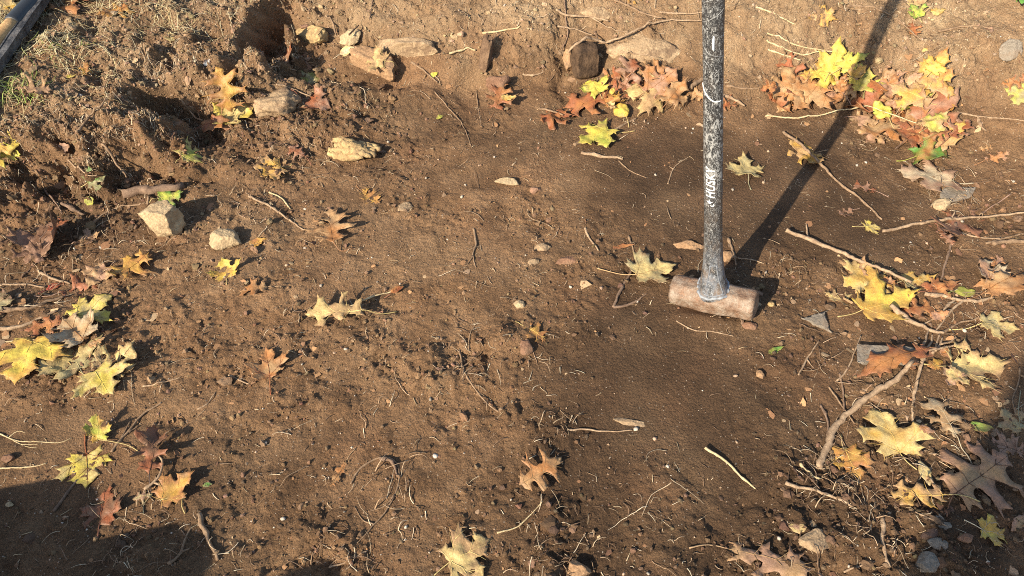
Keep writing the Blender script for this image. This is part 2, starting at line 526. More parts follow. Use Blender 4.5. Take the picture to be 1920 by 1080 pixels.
# fine relief: rounded crumbs with creases between
zm = np.zeros_like(z0)
RND = np.random.default_rng(5).normal(0, .6, z0.shape)
bil_unused = lambda f, s: np.abs(perlin(GX * f + 0.35 * perlin(GX * f * .7, GY * f * .7, s + 50), GY * f, s))
wx = GX + .6 * z0 + .012 * perlin(GX * 16, GY * 16, 57) + .005 * perlin(GX * 45, GY * 45, 58)
wy = GY + .75 * z0 + .012 * perlin(GX * 16, GY * 16, 59) + .005 * perlin(GX * 45, GY * 45, 56)
def rn(f, sd):
    return perlin(wx * f, wy * f, sd)
rf = np.clip(rough, .10, 1.5)
zm += 0.0090 * rn(9, 60) * np.clip(rough, .3, 1.2)
zm += 0.0058 * rn(19, 61) * rf
zm += 0.0034 * rn(37, 62) * rf * steep
zm += 0.0031 * rn(71, 63) * rf * steep
zm += 0.0030 * steep * rn(123, 64) * np.clip(rough, .2, 1.3)
zm += 0.0013 * steep * RND * np.clip(rough, .3, 1.2)
# lumps broken out of the soil: sharp-sided plateaus
lump = rn(27, 66) + .5 * rn(58, 67)
zm += 0.0055 * smooth(0.38, 0.52, lump) * np.clip(rough - .45, 0, 1)
zm -= 0.0045 * smooth(0.40, 0.60, -lump) * np.clip(rough - .50, 0, 1)
# streaks running down the back bank
zm += 0.003 * perlin(GX * 24 + GY * 9 + perlin(GX * 9, GY * 9, 73), GY * 11, 68) * smooth(0.02, 0.1, z_bank * (1 - right))
edge_rag = np.exp(-(s_lip / 0.15) ** 2)
zm += edge_rag * (0.024 * rn(15, 71) + 0.015 * rn(31, 72) * (.3 + .7 * steep) + .009 * rn(66, 74) * steep + .004 * rn(125, 77) * steep)
zm *= core
# relief stands square to the slope
Z = z0 + zm * np.clip(nl, 1, 1.5)
slope = nl

lat = zm * core * np.clip((nl - 1.1) / .6, 0, 1)
VX, VY = GX - gx_ / nl * lat * .8, GY - gy_ / nl * lat * .8
ny, nx = GX.shape
verts = np.stack([VX.ravel(), VY.ravel(), Z.ravel()], 1)
idx = np.arange(nx * ny).reshape(ny, nx)
quads = np.stack([idx[:-1, :-1].ravel(), idx[:-1, 1:].ravel(), idx[1:, 1:].ravel(), idx[1:, :-1].ravel()], 1)
gme = mesh_np('ground', verts, quads, M_SOIL)
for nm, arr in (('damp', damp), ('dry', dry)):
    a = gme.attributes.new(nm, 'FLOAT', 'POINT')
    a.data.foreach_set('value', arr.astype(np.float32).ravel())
tag(add('ground', gme), 'bare brown soil floor and banks of a freshly dug pit', None, None, 'structure')


def bilin(A, x, y):
    x, y = np.asarray(x, float), np.asarray(y, float)
    i = np.clip(np.searchsorted(XS, x) - 1, 0, nx - 2)
    j = np.clip(np.searchsorted(YS, y) - 1, 0, ny - 2)
    u = np.clip((x - XS[i]) / (XS[i + 1] - XS[i]), 0, 1)
    v = np.clip((y - YS[j]) / (YS[j + 1] - YS[j]), 0, 1)
    return (A[j, i] * (1 - u) + A[j, i + 1] * u) * (1 - v) + (A[j + 1, i] * (1 - u) + A[j + 1, i + 1] * u) * v


def hit(px, py):
    """where the sight line through a photo position meets the soil"""
    d = ray(px, py)
    t = np.linspace(0.5, 5.0, 1800)
    p = CAM + d * t[:, None]
    below = p[:, 2] < bilin(Z, p[:, 0], p[:, 1])
    k = int(np.argmax(below)) if below.any() else len(t) - 1
    return p[k]


def normal_at(x, y, e=0.035):
    dx = (bilin(z0, x + e, y) - bilin(z0, x - e, y)) / (2 * e)
    dy = (bilin(z0, x, y + e) - bilin(z0, x, y - e)) / (2 * e)
    n = np.array([-dx, -dy, 1.0])
    return n / np.linalg.norm(n)


# height of what already lies on the soil, 8 mm cells
PC = 0.008
PW, PH = int(4.4 / PC), int(3.2 / PC)
PILE = np.full((PH, PW), -9.0)
def pile_ij(x, y):
    return np.clip(((np.asarray(y) + 0.3) / PC).astype(int), 0, PH - 1), np.clip(((np.asarray(x) + 2.2) / PC).astype(int), 0, PW - 1)
def support(x, y):
    j, i = pile_ij(x, y)
    return np.maximum(bilin(Z, x, y), PILE[j, i])
def pile_add(P):
    j, i = pile_ij(P[:, 0], P[:, 1])
    np.maximum.at(PILE, (j, i), P[:, 2])


# ------------------------------------------------------------------ unseen trunk added behind the viewpoint to shade the lower right
M_TRUNK = bark_material('tree_bark', (0.20, 0.16, 0.12), (0.07, 0.055, 0.042), 18)
def shadow_tree():
    r0 = 0.26
    e = at(1828, 800, 0.0)[:2]
    sd = np.array([math.sin(SUN_AZ), math.cos(SUN_AZ)])
    pr = np.array([sd[1], -sd[0]])
    c = e - sd * 3.0 + pr * r0 * 0.93
    g = float(bilin(Z, c[0], c[1]))
    t = thing('shadow_tree', (c[0], c[1], g), 'unseen bare trunk with limbs added behind the viewpoint to shade the lower right', 'shadow_tree')
    zz = np.linspace(-0.3, 7.0, 60)
    P = np.stack([c[0] + 0.03 * np.sin(zz * 1.1) * np.clip(zz, 0, 1), c[1] + 0.04 * np.sin(zz * .8 + 1) * np.clip(zz, 0, 1), g + zz], 1)
    R = r0 * (1 + 0.6 * np.exp(-np.clip(zz + .3, 0, 9) / .25)) * (1 - 0.06 * np.clip(zz, 0, 9))
    V, Fs = tube_mesh(P, R, 28, jitter=0.02, seed=4)
    add('trunk', mesh_np('trunk', V - [c[0], c[1], g], Fs, M_TRUNK), t)
    r_ = np.random.default_rng(9)
    for k in range(9):
        h0 = r_.uniform(4.2, 7.0); a = r_.uniform(0, 6.28); L = r_.uniform(1.2, 2.4)
        q = np.linspace(0, 1, 14)
        B = np.stack([c[0] + np.cos(a) * q * L + .05 * np.sin(q * 9 + k), c[1] + np.sin(a) * q * L, g + h0 + q * L * r_.uniform(.3, .8)], 1)
        V, Fs = tube_mesh(B, 0.07 * (1 - .85 * q), 10, jitter=.04, seed=k)
        add('limb', mesh_np('limb', V - [c[0], c[1], g], Fs, M_TRUNK), t)
shadow_tree()

# ------------------------------------------------------------------ soil crumbs, grit, rootlets (uncountable)
ICO = None
def ico_base(sub):
    bm = bmesh.new()
    bmesh.ops.create_icosphere(bm, subdivisions=sub, radius=1)
    v = np.array([x.co[:] for x in bm.verts]); f = np.array([[q.index for q in p.verts] for p in bm.faces])
    bm.free()
    return v, f
ICO1, ICO1F = ico_base(1)
ICO2, ICO2F = ico_base(2)


def in_view(n, r_, margin=70):
    px = r_.uniform(-margin, 1920 + margin, n)
    py = r_.uniform(-margin, 1080 + margin, n)
    return px, py


def ground_points(n, r_, weight):
    """random grid vertices weighted by a field"""
    w = weight[idx_core].astype(float)
    c = np.cumsum(w); c /= c[-1]
    k = np.searchsorted(c, r_.random(n))
    return idx_core_flat[k]
core_rows = np.where((YS > 0.38) & (YS < 2.3))[0]
core_cols = np.where((XS > -1.54) & (XS < 1.64))[0]
sel = np.zeros_like(Z, bool); sel[np.ix_(core_rows, core_cols)] = True
idx_core = sel
idx_core_flat = idx[sel]


def lumps(name, n, size, weight, tint, mat, r_, base=(ICO1, ICO1F), flat=0.75, sink=0.25, smooth_sh=True):
    k = ground_points(n, r_, weight)
    kk = np.minimum(k, len(verts) - nx - 2)
    P = verts[kk] + r_.random((n, 1)) * (verts[kk + 1] - verts[kk]) + r_.random((n, 1)) * (verts[kk + nx] - verts[kk])
    S = size(n)
    V0, F0 = base
    nv = len(V0[0]) if isinstance(V0, list) else len(V0)
    if isinstance(V0, list):
        V = np.stack(V0)[r_.integers(0, len(V0), n)]
    else:
        V = V0[None] * (1 + r_.normal(0, 0.24, (n, nv, 1)).clip(-.5, .6))
    V = V * np.stack([r_.uniform(.7, 1.35, n), r_.uniform(.7, 1.35, n), np.full(n, flat) * r_.uniform(.75, 1.3, n)], 1)[:, None, :]
    a = r_.uniform(0, 6.283, n); b = r_.normal(0, .5, n)
    ca, sa, cb, sb = np.cos(a)[:, None], np.sin(a)[:, None], np.cos(b)[:, None], np.sin(b)[:, None]
    x, y, z = V[..., 0], V[..., 1], V[..., 2]
    y, z = y * cb - z * sb, y * sb + z * cb
    x, y = x * ca - y * sa, x * sa + y * ca
    V = np.stack([x, y, z], 2) * S[:, None, None]
    V += P[:, None, :]
    V[..., 2] += (S * flat * (1 - 2 * sink))[:, None]
    Fs = (F0[None] + (np.arange(n) * nv)[:, None, None]).reshape(-1, 3)
    me = mesh_np(name, V.reshape(-1, 3), Fs, mat, smooth_sh)
    C = tint(n, k)
    ca_ = me.color_attributes.new('tint', 'FLOAT_COLOR', 'POINT')
    cc = np.ones((n, nv, 4), np.float32); cc[..., :3] = C[:, None, :]
    ca_.data.foreach_set('color', cc.ravel())
    return add(name, me), P, S


def soil_tint(r_):
    def f(n, k):
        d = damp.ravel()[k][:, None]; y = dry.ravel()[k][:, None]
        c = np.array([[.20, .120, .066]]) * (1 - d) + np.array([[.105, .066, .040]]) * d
        c = c * (1 - y) + np.array([[.40, .285, .172]]) * y
        return np.clip(c * r_.uniform(.65, 1.35, (n, 1)) * r_.normal(1, .05, (n, 3)), .02, .8)
    return f


def clod_shapes(n):
    v3, f3 = ico_base(2)
    out = []
    for k in range(n):
        d = np.array([mnoise.fractal(Vector(p * 1.3 + k * 7.1), .9, 2.1, 5) for p in v3])
        out.append(v3 * (1 + .55 * d).clip(.35, 1.8)[:, None])
    return out, f3
CLODS = clod_shapes(24)
r1 = np.random.default_rng(101)
wr = (np.clip(rough, .03, 1.6) ** 1.8) * (1 + 3.5 * edge_rag)
o, _, _ = lumps('soil_crumbs', 48000, lambda n: 0.0009 + 0.0011 * r1.pareto(2.4, n).clip(0, 3.4), wr, soil_tint(r1), M_CRUMB, r1, smooth_sh=False)
tag(o, 'loose brown soil crumbs strewn over the pit floor', None, None, 'stuff')
wc = np.clip(rough - .35, 0, 2) ** 2 * (0.15 + np.clip(perlin(GX * 9, GY * 9, 81) + .1, 0, 1)) + .8 * edge_rag * (s_lip < .05)
o, _, _ = lumps('soil_clods', 3400, lambda n: 0.0026 + 0.0026 * r1.pareto(2.4, n).clip(0, 3.0), wc, soil_tint(r1), M_CRUMB, r1, CLODS, .7, .38, False)
tag(o, 'larger brown earth clods fallen from the banks', None, None, 'stuff')
def grit_tint(n, k):
    pal = np.array([[.52, .42, .31], [.50, .42, .33], [.40, .27, .17], [.45, .29, .19], [.34, .28, .21]])
    return pal[r1.integers(0, 5, n)] * r1.uniform(.7, 1.1, (n, 1))
def flake_tint(n, k):
    pal = np.array([[.40, .22, .10], [.30, .15, .07], [.42, .28, .15], [.22, .11, .06], [.38, .20, .09], [.33, .21, .12]])
    return pal[r1.integers(0, 6, n)] * r1.uniform(.6, 1.15, (n, 1))
o, _, _ = lumps('leaf_crumbs', 1500, lambda n: 0.0014 + 0.0020 * r1.pareto(2.4, n).clip(0, 2.4), .2 + np.clip(rough, 0, 1) + 2 * smooth(.9, 1.2, GX), flake_tint, M_GRIT, r1, flat=.12, sink=.1, smooth_sh=False)
tag(o, 'tiny crumbled leaf bits scattered over the soil', None, None, 'stuff')
o, _, _ = lumps('grit', 1500, lambda n: 0.0010 + 0.0012 * r1.pareto(2.6, n).clip(0, 2.5), np.ones_like(Z), grit_tint, M_GRIT, r1, flat=.7, sink=.3)
tag(o, 'tiny pale grit and stone chips in the soil', None, None, 'stuff')


def fibres(name, n, weight, length, radius, palette, r_, lift=0.002, curl=1.0, updir=0.0, seg=6):
    k = ground_points(n, r_, weight)
    P0 = verts[k]
    L = length(n) / slope.ravel()[k] ** 1.5; R = radius(n)
    a0 = r_.uniform(0, 6.283, n)
    da = r_.normal(0, curl, n)
    wob = r_.normal(0, .45 * curl, (n, seg))
    t = np.linspace(0, 1, seg)
    ang = a0[:, None] + da[:, None] * t + np.cumsum(wob, 1) * .5
    step = (L / (seg - 1))[:, None]
    X = P0[:, 0:1] + np.cumsum(np.cos(ang) * step, 1) - np.cos(ang[:, :1]) * step
    Y = P0[:, 1:2] + np.cumsum(np.sin(ang) * step, 1) - np.sin(ang[:, :1]) * step
    Zg = bilin(Z, X, Y)
    Zm = (Zg + np.roll(Zg, 1, 1) + np.roll(Zg, -1, 1)) / 3
    Zc = np.maximum(Zm, Zg) + R[:, None] * .6 + lift * np.abs(r_.normal(0, 1, (n, 1))) * np.sin(t * math.pi)[None] + updir * L[:, None] * t[None] ** 1.3 * r_.uniform(.1, 1, (n, 1))
    C = np.stack([X, Y, Zc], 2)
    T = np.gradient(C, axis=1)
    T /= np.linalg.norm(T, axis=2, keepdims=True) + 1e-9
    U = np.cross(T, [0, 0, 1.0]); U /= np.linalg.norm(U, axis=2, keepdims=True) + 1e-9
    W = np.cross(U, T)
    sides = 3
    rad = R[:, None] * (1 - .65 * t)[None]
    ring = []
    for s in range(sides):
        b = 2 * math.pi * s / sides + .4
        ring.append(C + (U * math.cos(b) + W * math.sin(b)) * rad[..., None])
    V = np.stack(ring, 2)           # n,seg,sides,3
    nv = seg * sides
    base = np.arange(n)[:, None] * nv
    q = []
    for i in range(seg - 1):
        for s in range(sides):
            s2 = (s + 1) % sides
            q.append([i * sides + s, i * sides + s2, (i + 1) * sides + s2, (i + 1) * sides + s])
    Fs = (np.array(q)[None] + base[:, :, None]).reshape(-1, 4)
    me = mesh_np(name, V.reshape(-1, 3), Fs, M_ROOT)
    pal = np.array(palette)
    cc = np.ones((n, nv, 4), np.float32)
    cc[..., :3] = (pal[r_.integers(0, len(pal), n)] * r_.uniform(.65, 1.2, (n, 1)))[:, None, :]
    me.color_attributes.new('tint', 'FLOAT_COLOR', 'POINT').data.foreach_set('color', cc.ravel())
    return add(name, me)


r2 = np.random.default_rng(202)
wf = (np.clip(rough, .15, 1.2) + 1.1 * dry) * (1 + 1.5 * edge_rag) * (0.35 + dry * .8 + np.clip(perlin(GX * 6, GY * 6, 91), 0, 1))
PALE = [(.52, .38, .23), (.44, .30, .18), (.34, .22, .125), (.60, .47, .31), (.24, .15, .09), (.18, .11, .065)]
tag(fibres('rootlets', 9500, wf, lambda n: r2.uniform(.004, .026, n), lambda n: r2.uniform(.0004, .0010, n), PALE, r2, .002, 1.1),
    'fine pale rootlets and plant fibres littering the soil', None, None, 'stuff')
tag(fibres('rootlet_strands', 480, wf, lambda n: r2.uniform(.03, .09, n), lambda n: r2.uniform(.0006, .0014, n), PALE, r2, .004, .75, seg=11),
    'long thin root strands lying loose over the soil', None, None, 'stuff')
tag(fibres('straw_bits', 1700, wf * (.4 + dry) + .1, lambda n: r2.uniform(.006, .024, n), lambda n: r2.uniform(.0005, .0011, n), [(.58, .45, .27), (.50, .36, .20), (.62, .52, .35)], r2, .002, .12, seg=4),
    'short bits of pale straw and stem mixed into the soil', None, None, 'stuff')
wt = 0
for px, py, rr_ in [(872, 655, .05), (905, 690, .04), (715, 955, .05), (740, 900, .04), (1038, 800, .04), (1010, 660, .03), (600, 300, .08), (560, 285, .06), (500, 395, .05), (1480, 500, .04), (1600, 960, .09), (1660, 800, .09), (1560, 900, .06), (250, 1045, .08), (640, 1050, .06), (1030, 1040, .07), (890, 470, .02), (1640, 270, .04), (1800, 380, .08), (1850, 600, .08), (80, 500, .1), (240, 420, .08), (1250, 60, .15), (1080, 60, .12), (900, 60, .15)]:
    wt = wt + blob(px, py, rr_)
tag(fibres('root_tufts', 1500, wt, lambda n: r2.uniform(.010, .042, n), lambda n: r2.uniform(.0005, .0012, n), PALE, r2, .006, .6, updir=.12),
    'tangled tufts of thin roots left in the dug soil', None, None, 'stuff')
wq = .02 + blob(1640, 200, .22, .09) + blob(1200, 190, .16, .06) + .8 * blob(1680, 560, .14, .08) + .7 * blob(90, 620, .16, .1) + .8 * blob(1780, 760, .2, .2) + .5 * blob(60, 130, .2, .15, 0, .15) + .4 * blob(90, 450, .15, .1)
o, _, _ = lumps('leaf_litter', 1300, lambda n: 0.0022 + 0.0034 * r1.pareto(2.2, n).clip(0, 2.2), wq, flake_tint, M_GRIT, r1, flat=.06, sink=-.3, smooth_sh=False)
tag(o, 'broken brown leaf litter among the fallen leaves', None, None, 'stuff')
wl = np.exp(-((s_lip - .01) / .06) ** 2) * core
tag(fibres('lip_rootlets', 3200, wl, lambda n: r2.uniform(.006, .032, n), lambda n: r2.uniform(.0005, .0012, n), PALE + [(.62, .52, .36)], r2, .008, 1.2, updir=.25),
    'tangled pale rootlets poking from the undercut sod edge', None, None, 'stuff')
wg = smooth(.06, .22, s_lip) * (0.12 + np.clip(perlin(GX * 8, GY * 8, 95) * 1.6, 0, 1)) * (GX > -1.6) * (GX < -.55)
tag(fibres('dry_grass', 2200, wg, lambda n: r2.uniform(.015, .07, n), lambda n: r2.uniform(.0005, .0012, n), [(.60, .50, .27), (.52, .40, .20), (.66, .58, .36), (.45, .32, .17)], r2, .006, .7, updir=.22),
    'dry straw coloured grass matted over the left bank', None, None, 'stuff')
wgg = smooth(.01, .05, s_lip) * (blob(30, 175, .05, .03, 0, .15) + blob(25, 262, .07, .02, 0, .15) + .25 * blob(90, 80, .05, .04, 0, .2))
tag(fibres('green_grass', 90, wgg, lambda n: r2.uniform(.015, .05, n), lambda n: r2.uniform(.0006, .0014, n), [(.20, .30, .06), (.30, .36, .09), (.38, .38, .14)], r2, .006, .6, updir=.6),
    'sparse green grass blades at the left edge of the bank', None, None, 'stuff')
# ------------------------------------------------------------------ leaf builder
MAPLE = [(0, 0), (.09, -.07), (.24, -.08), (.40, -.17), (.38, -.04), (.51, .01), (.39, .09), (.33, .16), (.50, .19), (.69, .20), (.61, .32), (.78, .50), (.59, .48),
         (.53, .60), (.40, .53), (.22, .49), (.24, .63), (.39, .71), (.24, .76), (.19, .86), (.08, .89), (0, 1.05)]
OAK = [(0, 0), (.04, .05), (.13, .09), (.25, .05), (.20, .12), (.27, .18), (.14, .20), (.095, .26), (.14, .32), (.28, .33), (.43, .29), (.38, .37), (.47, .44), (.33, .45),
       (.17, .49), (.115, .57), (.16, .63), (.26, .66), (.39, .70), (.30, .75), (.34, .83), (.20, .79), (.10, .81), (.08, .87), (.14, .93), (.06, .94), (0, 1.02)]
OVAL = [(0, 0), (.10, .05), (.20, .15), (.27, .30), (.29, .46), (.25, .62), (.17, .77), (.08, .90), (0, 1.0)]
FRAG = [(0, 0), (.12, .03), (.28, .16), (.22, .27), (.34, .42), (.20, .50), (.26, .68), (.12, .74), (.10, .88), (0, 1.0)]
VEINS = {'maple': [[(0, 0), (0, .5), (0, .98)], [(0, 0), (.36, .24), (.72, .47)], [(0, 0), (.2, -.06), (.40, -.13)], [(0, .45), (.18, .6), (.34, .69)], [(.25, .165), (.42, .19), (.6, .21)], [(.40, .27), (.46, .42), (.50, .55)]],
         'oak': [[(0, 0), (0, .5), (0, .97)], [(0, .09), (.1, .12), (.22, .13)], [(0, .28), (.16, .34), (.40, .36)], [(0, .52), (.14, .63), (.32, .74)], [(0, .75), (.05, .84), (.10, .91)]],
         'oval': [[(0, 0), (0, .5), (0, .95)], [(0, .2), (.1, .28), (.2, .34)], [(0, .4), (.1, .48), (.2, .55)]],
         'frag': [[(0, 0), (0, .5), (0, .95)], [(0, .3), (.1, .38), (.22, .42)]]}
PAL = dict(Y=(.72, .56, .09), YG=(.50, .51, .08), PY=(.66, .50, .20), GO=(.62, .36, .07), OR=(.46, .20, .065), RB=(.34, .105, .04), T=(.50, .31, .145), BR=(.17, .085, .045),
           PK=(.42, .24, .15), GR=(.36, .31, .16), OL=(.30, .30, .06), G=(.09, .27, .04), CR=(.64, .51, .32), RD=(.45, .07, .05), W=(.70, .68, .62))


def leaf_outline(kind, r_, w=1.0, sinus=1.0):
    base = {'maple': MAPLE, 'oak': OAK, 'oval': OVAL, 'frag': FRAG}[kind]
    def side(sgn):
        f = r_.uniform(.88, 1.12)
        out = []
        for i, (x, y) in enumerate(base):
            j = 0.022 if 0 < i < len(base) - 1 else 0
            xx = x
            if kind == 'oak' and sinus != 1.0 and 0 < i < len(base) - 1:
                xx = x * sinus + .24 * (1 - sinus) * math.sin(math.pi * min(1, max(0, y)))
            out.append((sgn * xx * w * f + r_.normal(0, j), y + r_.normal(0, j)))
        return out
    R = side(1)
    L = side(-1)
    poly = R + L[::-1][1:-1]
    poly = [np.array(p) for p in poly]
    n = len(poly)
    out = []
    if kind in ('oak', 'oval'):
        for i in range(n):
            p0, p1, p2, p3 = poly[i - 1], poly[i], poly[(i + 1) % n], poly[(i + 2) % n]
            for t in (0, .33, .66):
                out.append(0.5 * (2 * p1 + (-p0 + p2) * t + (2 * p0 - 5 * p1 + 4 * p2 - p3) * t * t + (-p0 + 3 * p1 - 3 * p2 + p3) * t ** 3))
    else:
        cen = np.array([0, .3])
        for i in range(n):
            a, b = poly[i], poly[(i + 1) % n]
            d = b - a
            nrm = np.array([-d[1], d[0]])          # inwards for a counter-clockwise outline
            for t in (0, .34, .67):
                out.append(a + d * t + nrm * 0.10 * 4 * t * (1 - t) * r_.uniform(.2, 1.0) + (r_.normal(0, .006, 2) if t else 0))
    return np.array(out)


def n2(P, f, s):
    return perlin(P[:, 0] * f + 17.3 * s, P[:, 1] * f + 5.1 * s, int(s * 10) % 97)


def deform(P, o):
    """P in leaf units (length 1) -> bent sheet"""
    x, y = P[:, 0].copy(), P[:, 1].copy()
    s = o['s']
    z = o['wr'] * (n2(P, 2.6, s) + .5 * n2(P, 6.0, s + 3) + .22 * n2(P, 13, s + 5))
    r2_ = x ** 2 + (y - .35) ** 2
    z += o['rim'] * r2_ ** 1.5 * (1 + 1.2 * n2(P, 2.2, s + 8))
    z += o['fold'] * np.abs(x)
    kx = o['kx'] * (1 + .5 * np.tanh(n2(P * .5, 2, s + 9)))
    kx = np.where(np.abs(kx) < 1e-3, 1e-3, kx)
    ax = np.clip(kx * x, -2.9, 2.9)
    x2 = np.sin(ax) / kx
    z += (1 - np.cos(ax)) / kx
    ky = o['ky'] if abs(o['ky']) > 1e-3 else 1e-3
    ay = np.clip(ky * (y - .35), -2.9, 2.9)
    rad = 1 / ky - z
    y2 = .35 + np.sin(ay) * rad
    z2 = 1 / ky - np.cos(ay) * rad
    return np.stack([x2, y2, z2], 1)


def set_tint(me, C):
    cc = np.ones((len(C), 4), np.float32)
    cc[:, :3] = C
    me.color_attributes.new('tint', 'FLOAT_COLOR', 'POINT').data.foreach_set('color', cc.ravel())


LEAF_N = [0]
LEAF_SCALE = {'leaf heap right of the handle': 1.14, 'leaf drift left of the handle': 1.12}
def leaf(kind, bx, by, tx, ty, c1, c2, label, w=1.0, kx=None, ky=None, fold=None, rim=None, wr=None, pitch=0.0, roll=0.0, ls=1.0, lift=0.0, holes=0, stalk=0.45, spath=None,
         sinus=1.0, group='fallen leaves on the soil', sc=None, pct=20, eh=0.5, weld=False):
    LEAF_N[0] += 1
    sd = LEAF_N[0]
    r_ = np.random.default_rng(1000 + sd)
    if group in LEAF_SCALE and kx is None:
        kx, ky, wr = r_.normal(0, 1.5), r_.normal(0, 1.1), (wr or r_.uniform(.06, .14))
        lift = lift + .003
    pb, pt = hit(bx, by), hit(tx, ty)
    L = np.linalg.norm(pt - pb) * ls * LEAF_SCALE.get(group, 1.03)
    pb = pb - (pt - pb) * (LEAF_SCALE.get(group, 1.03) - 1) * .4
    n = normal_at((pb[0] + pt[0]) / 2, (pb[1] + pt[1]) / 2)
    yv = (pt - pb); yv -= n * (yv @ n); yv /= np.linalg.norm(yv)
    xv = np.cross(yv, n)
    Rm = np.stack([xv, yv, n], 1)
    def rot(ax, d):
        a = math.radians(d)
        c, s = math.cos(a), math.sin(a)
        return np.array([[1, 0, 0], [0, c, -s], [0, s, c]]) if ax == 'x' else np.array([[c, 0, s], [0, 1, 0], [-s, 0, c]])
    Rm = Rm @ rot('x', pitch + r_.normal(0, 3)) @ rot('y', roll + r_.normal(0, 4))
    d = {'maple': dict(kx=.5, ky=.4, fold=.05, rim=.09, wr=.05), 'oak': dict(kx=.9, ky=.5, fold=.08, rim=.10, wr=.04), 'oval': dict(kx=1.0, ky=.5, fold=.1, rim=0, wr=.03), 'frag': dict(kx=1.4, ky=.8, fold=.1, rim=.05, wr=.05)}[kind]
    if group in LEAF_SCALE: pct = 32
    o = dict(s=sd * 1.7, kx=d['kx'] * r_.normal(.5, .8) if kx is None else kx, ky=d['ky'] * r_.normal(.1, 1.0) if ky is None else ky,
             fold=d['fold'] * r_.normal(.6, .8) if fold is None else fold, rim=d['rim'] * r_.normal(.3, 1) if rim is None else rim, wr=d['wr'] * r_.uniform(.7, 1.3) if wr is None else wr)
    out = leaf_outline(kind, r_, w, sinus)
    out = out + .075 * np.stack([n2(out, 1.3, sd * .9 + 4), n2(out, 1.3, sd * .9 + 6)], 1) + .02 * np.stack([n2(out, 4, sd * .9 + 7), n2(out, 4, sd * .9 + 9)], 1)
    out[:, 0] += out[:, 1] * r_.normal(0, .07)
    sp = 1 / 16.0
    lo, hi = out.min(0), out.max(0)
    gx, gy = np.meshgrid(np.arange(lo[0], hi[0], sp), np.arange(lo[1], hi[1], sp * .87))
    gx[1::2] += sp / 2
    pts = np.stack([gx.ravel(), gy.ravel()], 1) + r_.normal(0, sp * .13, (gx.size, 2))
    # keep points inside, not too near the rim
    inside = np.zeros(len(pts), bool)
    a, b = out, np.roll(out, -1, 0)
    for p, q in zip(a, b):
        c = ((p[1] > pts[:, 1]) != (q[1] > pts[:, 1])) & (pts[:, 0] < (q[0] - p[0]) * (pts[:, 1] - p[1]) / (q[1] - p[1] + 1e-12) + p[0])
        inside ^= c
    dm = np.min(np.linalg.norm(pts[:, None] - out[None], axis=2), 1)
    pts = pts[inside & (dm > sp * .45)]
    allp = np.concatenate([out, pts])
    vv, _, ff, *_ = delaunay_2d_cdt([Vector(p) for p in allp], [], [list(range(len(out)))], 1, 1e-6)
    P2 = np.array([v[:] for v in vv])
    ff = [f for f in ff]
    bites = r_.poisson(.4 if c1 in ('Y', 'YG', 'G') else 1.3)
    if holes or bites:
        cen = np.array([P2[list(f)].mean(0) for f in ff])
        kill = np.zeros(len(ff), bool)
        for _ in range(holes):
            h = pts[r_.integers(0, len(pts))]
            kill |= np.linalg.norm((cen - h) * [1, r_.uniform(.6, 1.6)], axis=1) < r_.uniform(.03, .07)
        for _ in range(bites):
            h = out[r_.integers(3, len(out) - 3)]
            if abs(h[0]) > .1:
                kill |= np.linalg.norm((cen - h) * [r_.uniform(.6, 1.4), 1], axis=1) < r_.uniform(.04, .11)
        ff = [f for f, k in zip(ff, kill) if not k]
    D = deform(P2, o)
    Wd = pb + (D * L) @ Rm.T
    clear = Wd[:, 2] - support(Wd[:, 0], Wd[:, 1])
    dz = -np.percentile(clear, pct) + 0.0008 + lift
    Wd[:, 2] += dz
    root = pb + np.array([0, 0, dz])
    cat = 'leaf'
    t = thing({'maple': 'maple_leaf', 'oak': 'oak_leaf', 'oval': 'leaf', 'frag': 'leaf'}[kind], root, label, cat, group)
    # two faces, a third of a millimetre apart, closed at the rim
    nf = len(ff)
    nrm = np.zeros_like(Wd)
    for f in ff:
        fn = np.cross(Wd[f[1]] - Wd[f[0]], Wd[f[2]] - Wd[f[0]])
        for k in f: nrm[k] += fn
    nrm /= np.linalg.norm(nrm, axis=1)[:, None] + 1e-12
    if (nrm @ n).mean() < 0: nrm = -nrm; ff = [f[::-1] for f in ff]
    N = len(Wd)
    V = np.concatenate([Wd, Wd - nrm * 0.00035])
    F2 = [tuple(f) for f in ff] + [tuple(k + N for k in f[::-1]) for f in ff]
    cnt = {}
    for f in ff:
        for a_, b_ in zip(f, f[1:] + f[:1]): cnt[(a_, b_)] = 1
    for (a_, b_) in list(cnt):
        if (b_, a_) not in cnt: F2.append((b_, a_, a_ + N, b_ + N))
    me = mesh_np('blade', V - root, F2, M_LEAF)
    c1_, c2_ = np.array(PAL[c1]), np.array(PAL[c2])
    de = np.min(np.linalg.norm(P2[:, None] - out[None], axis=2), 1)
    m = np.clip(.5 + .9 * n2(P2, 2.0, sd * .7 + 1) + .4 * n2(P2, 6.5, sd * .7 + 2) + eh * (.10 - de) * 4, 0, 1)
    m = m * m * (3 - 2 * m)
    C = c1_ * (1 - m[:, None]) + c2_ * m[:, None]
    br = np.clip(n2(P2, 3.2, sd * .5 + 3) * 1.6 - .55, 0, .75)[:, None]
    C = C * (1 - br) + np.array([.30, .17, .085]) * br
    C *= (1 + .12 * n2(P2, 9, sd * .3))[:, None] * r_.uniform(.9, 1.1)
    rimdark = np.clip(1 - de / .03, 0, 1)[:, None] * .35
    C = C * (1 - rimdark) + np.array([.22, .12, .06]) * rimdark
    set_tint(me, np.clip(np.concatenate([C, C * .93 + .02]), .01, .9))
    me.shade_smooth()
    add('blade', me, t)
    # midrib with its side veins, a branched ridge
    VV, VF = [], []
    vc = c1_ * .55 + np.array(PAL['PY']) * .35 if c1 in ('Y', 'PY', 'YG', 'GO', 'G', 'OL', 'GR') else c1_ * .55
    if sc: vc = np.array(PAL[sc]) * .6
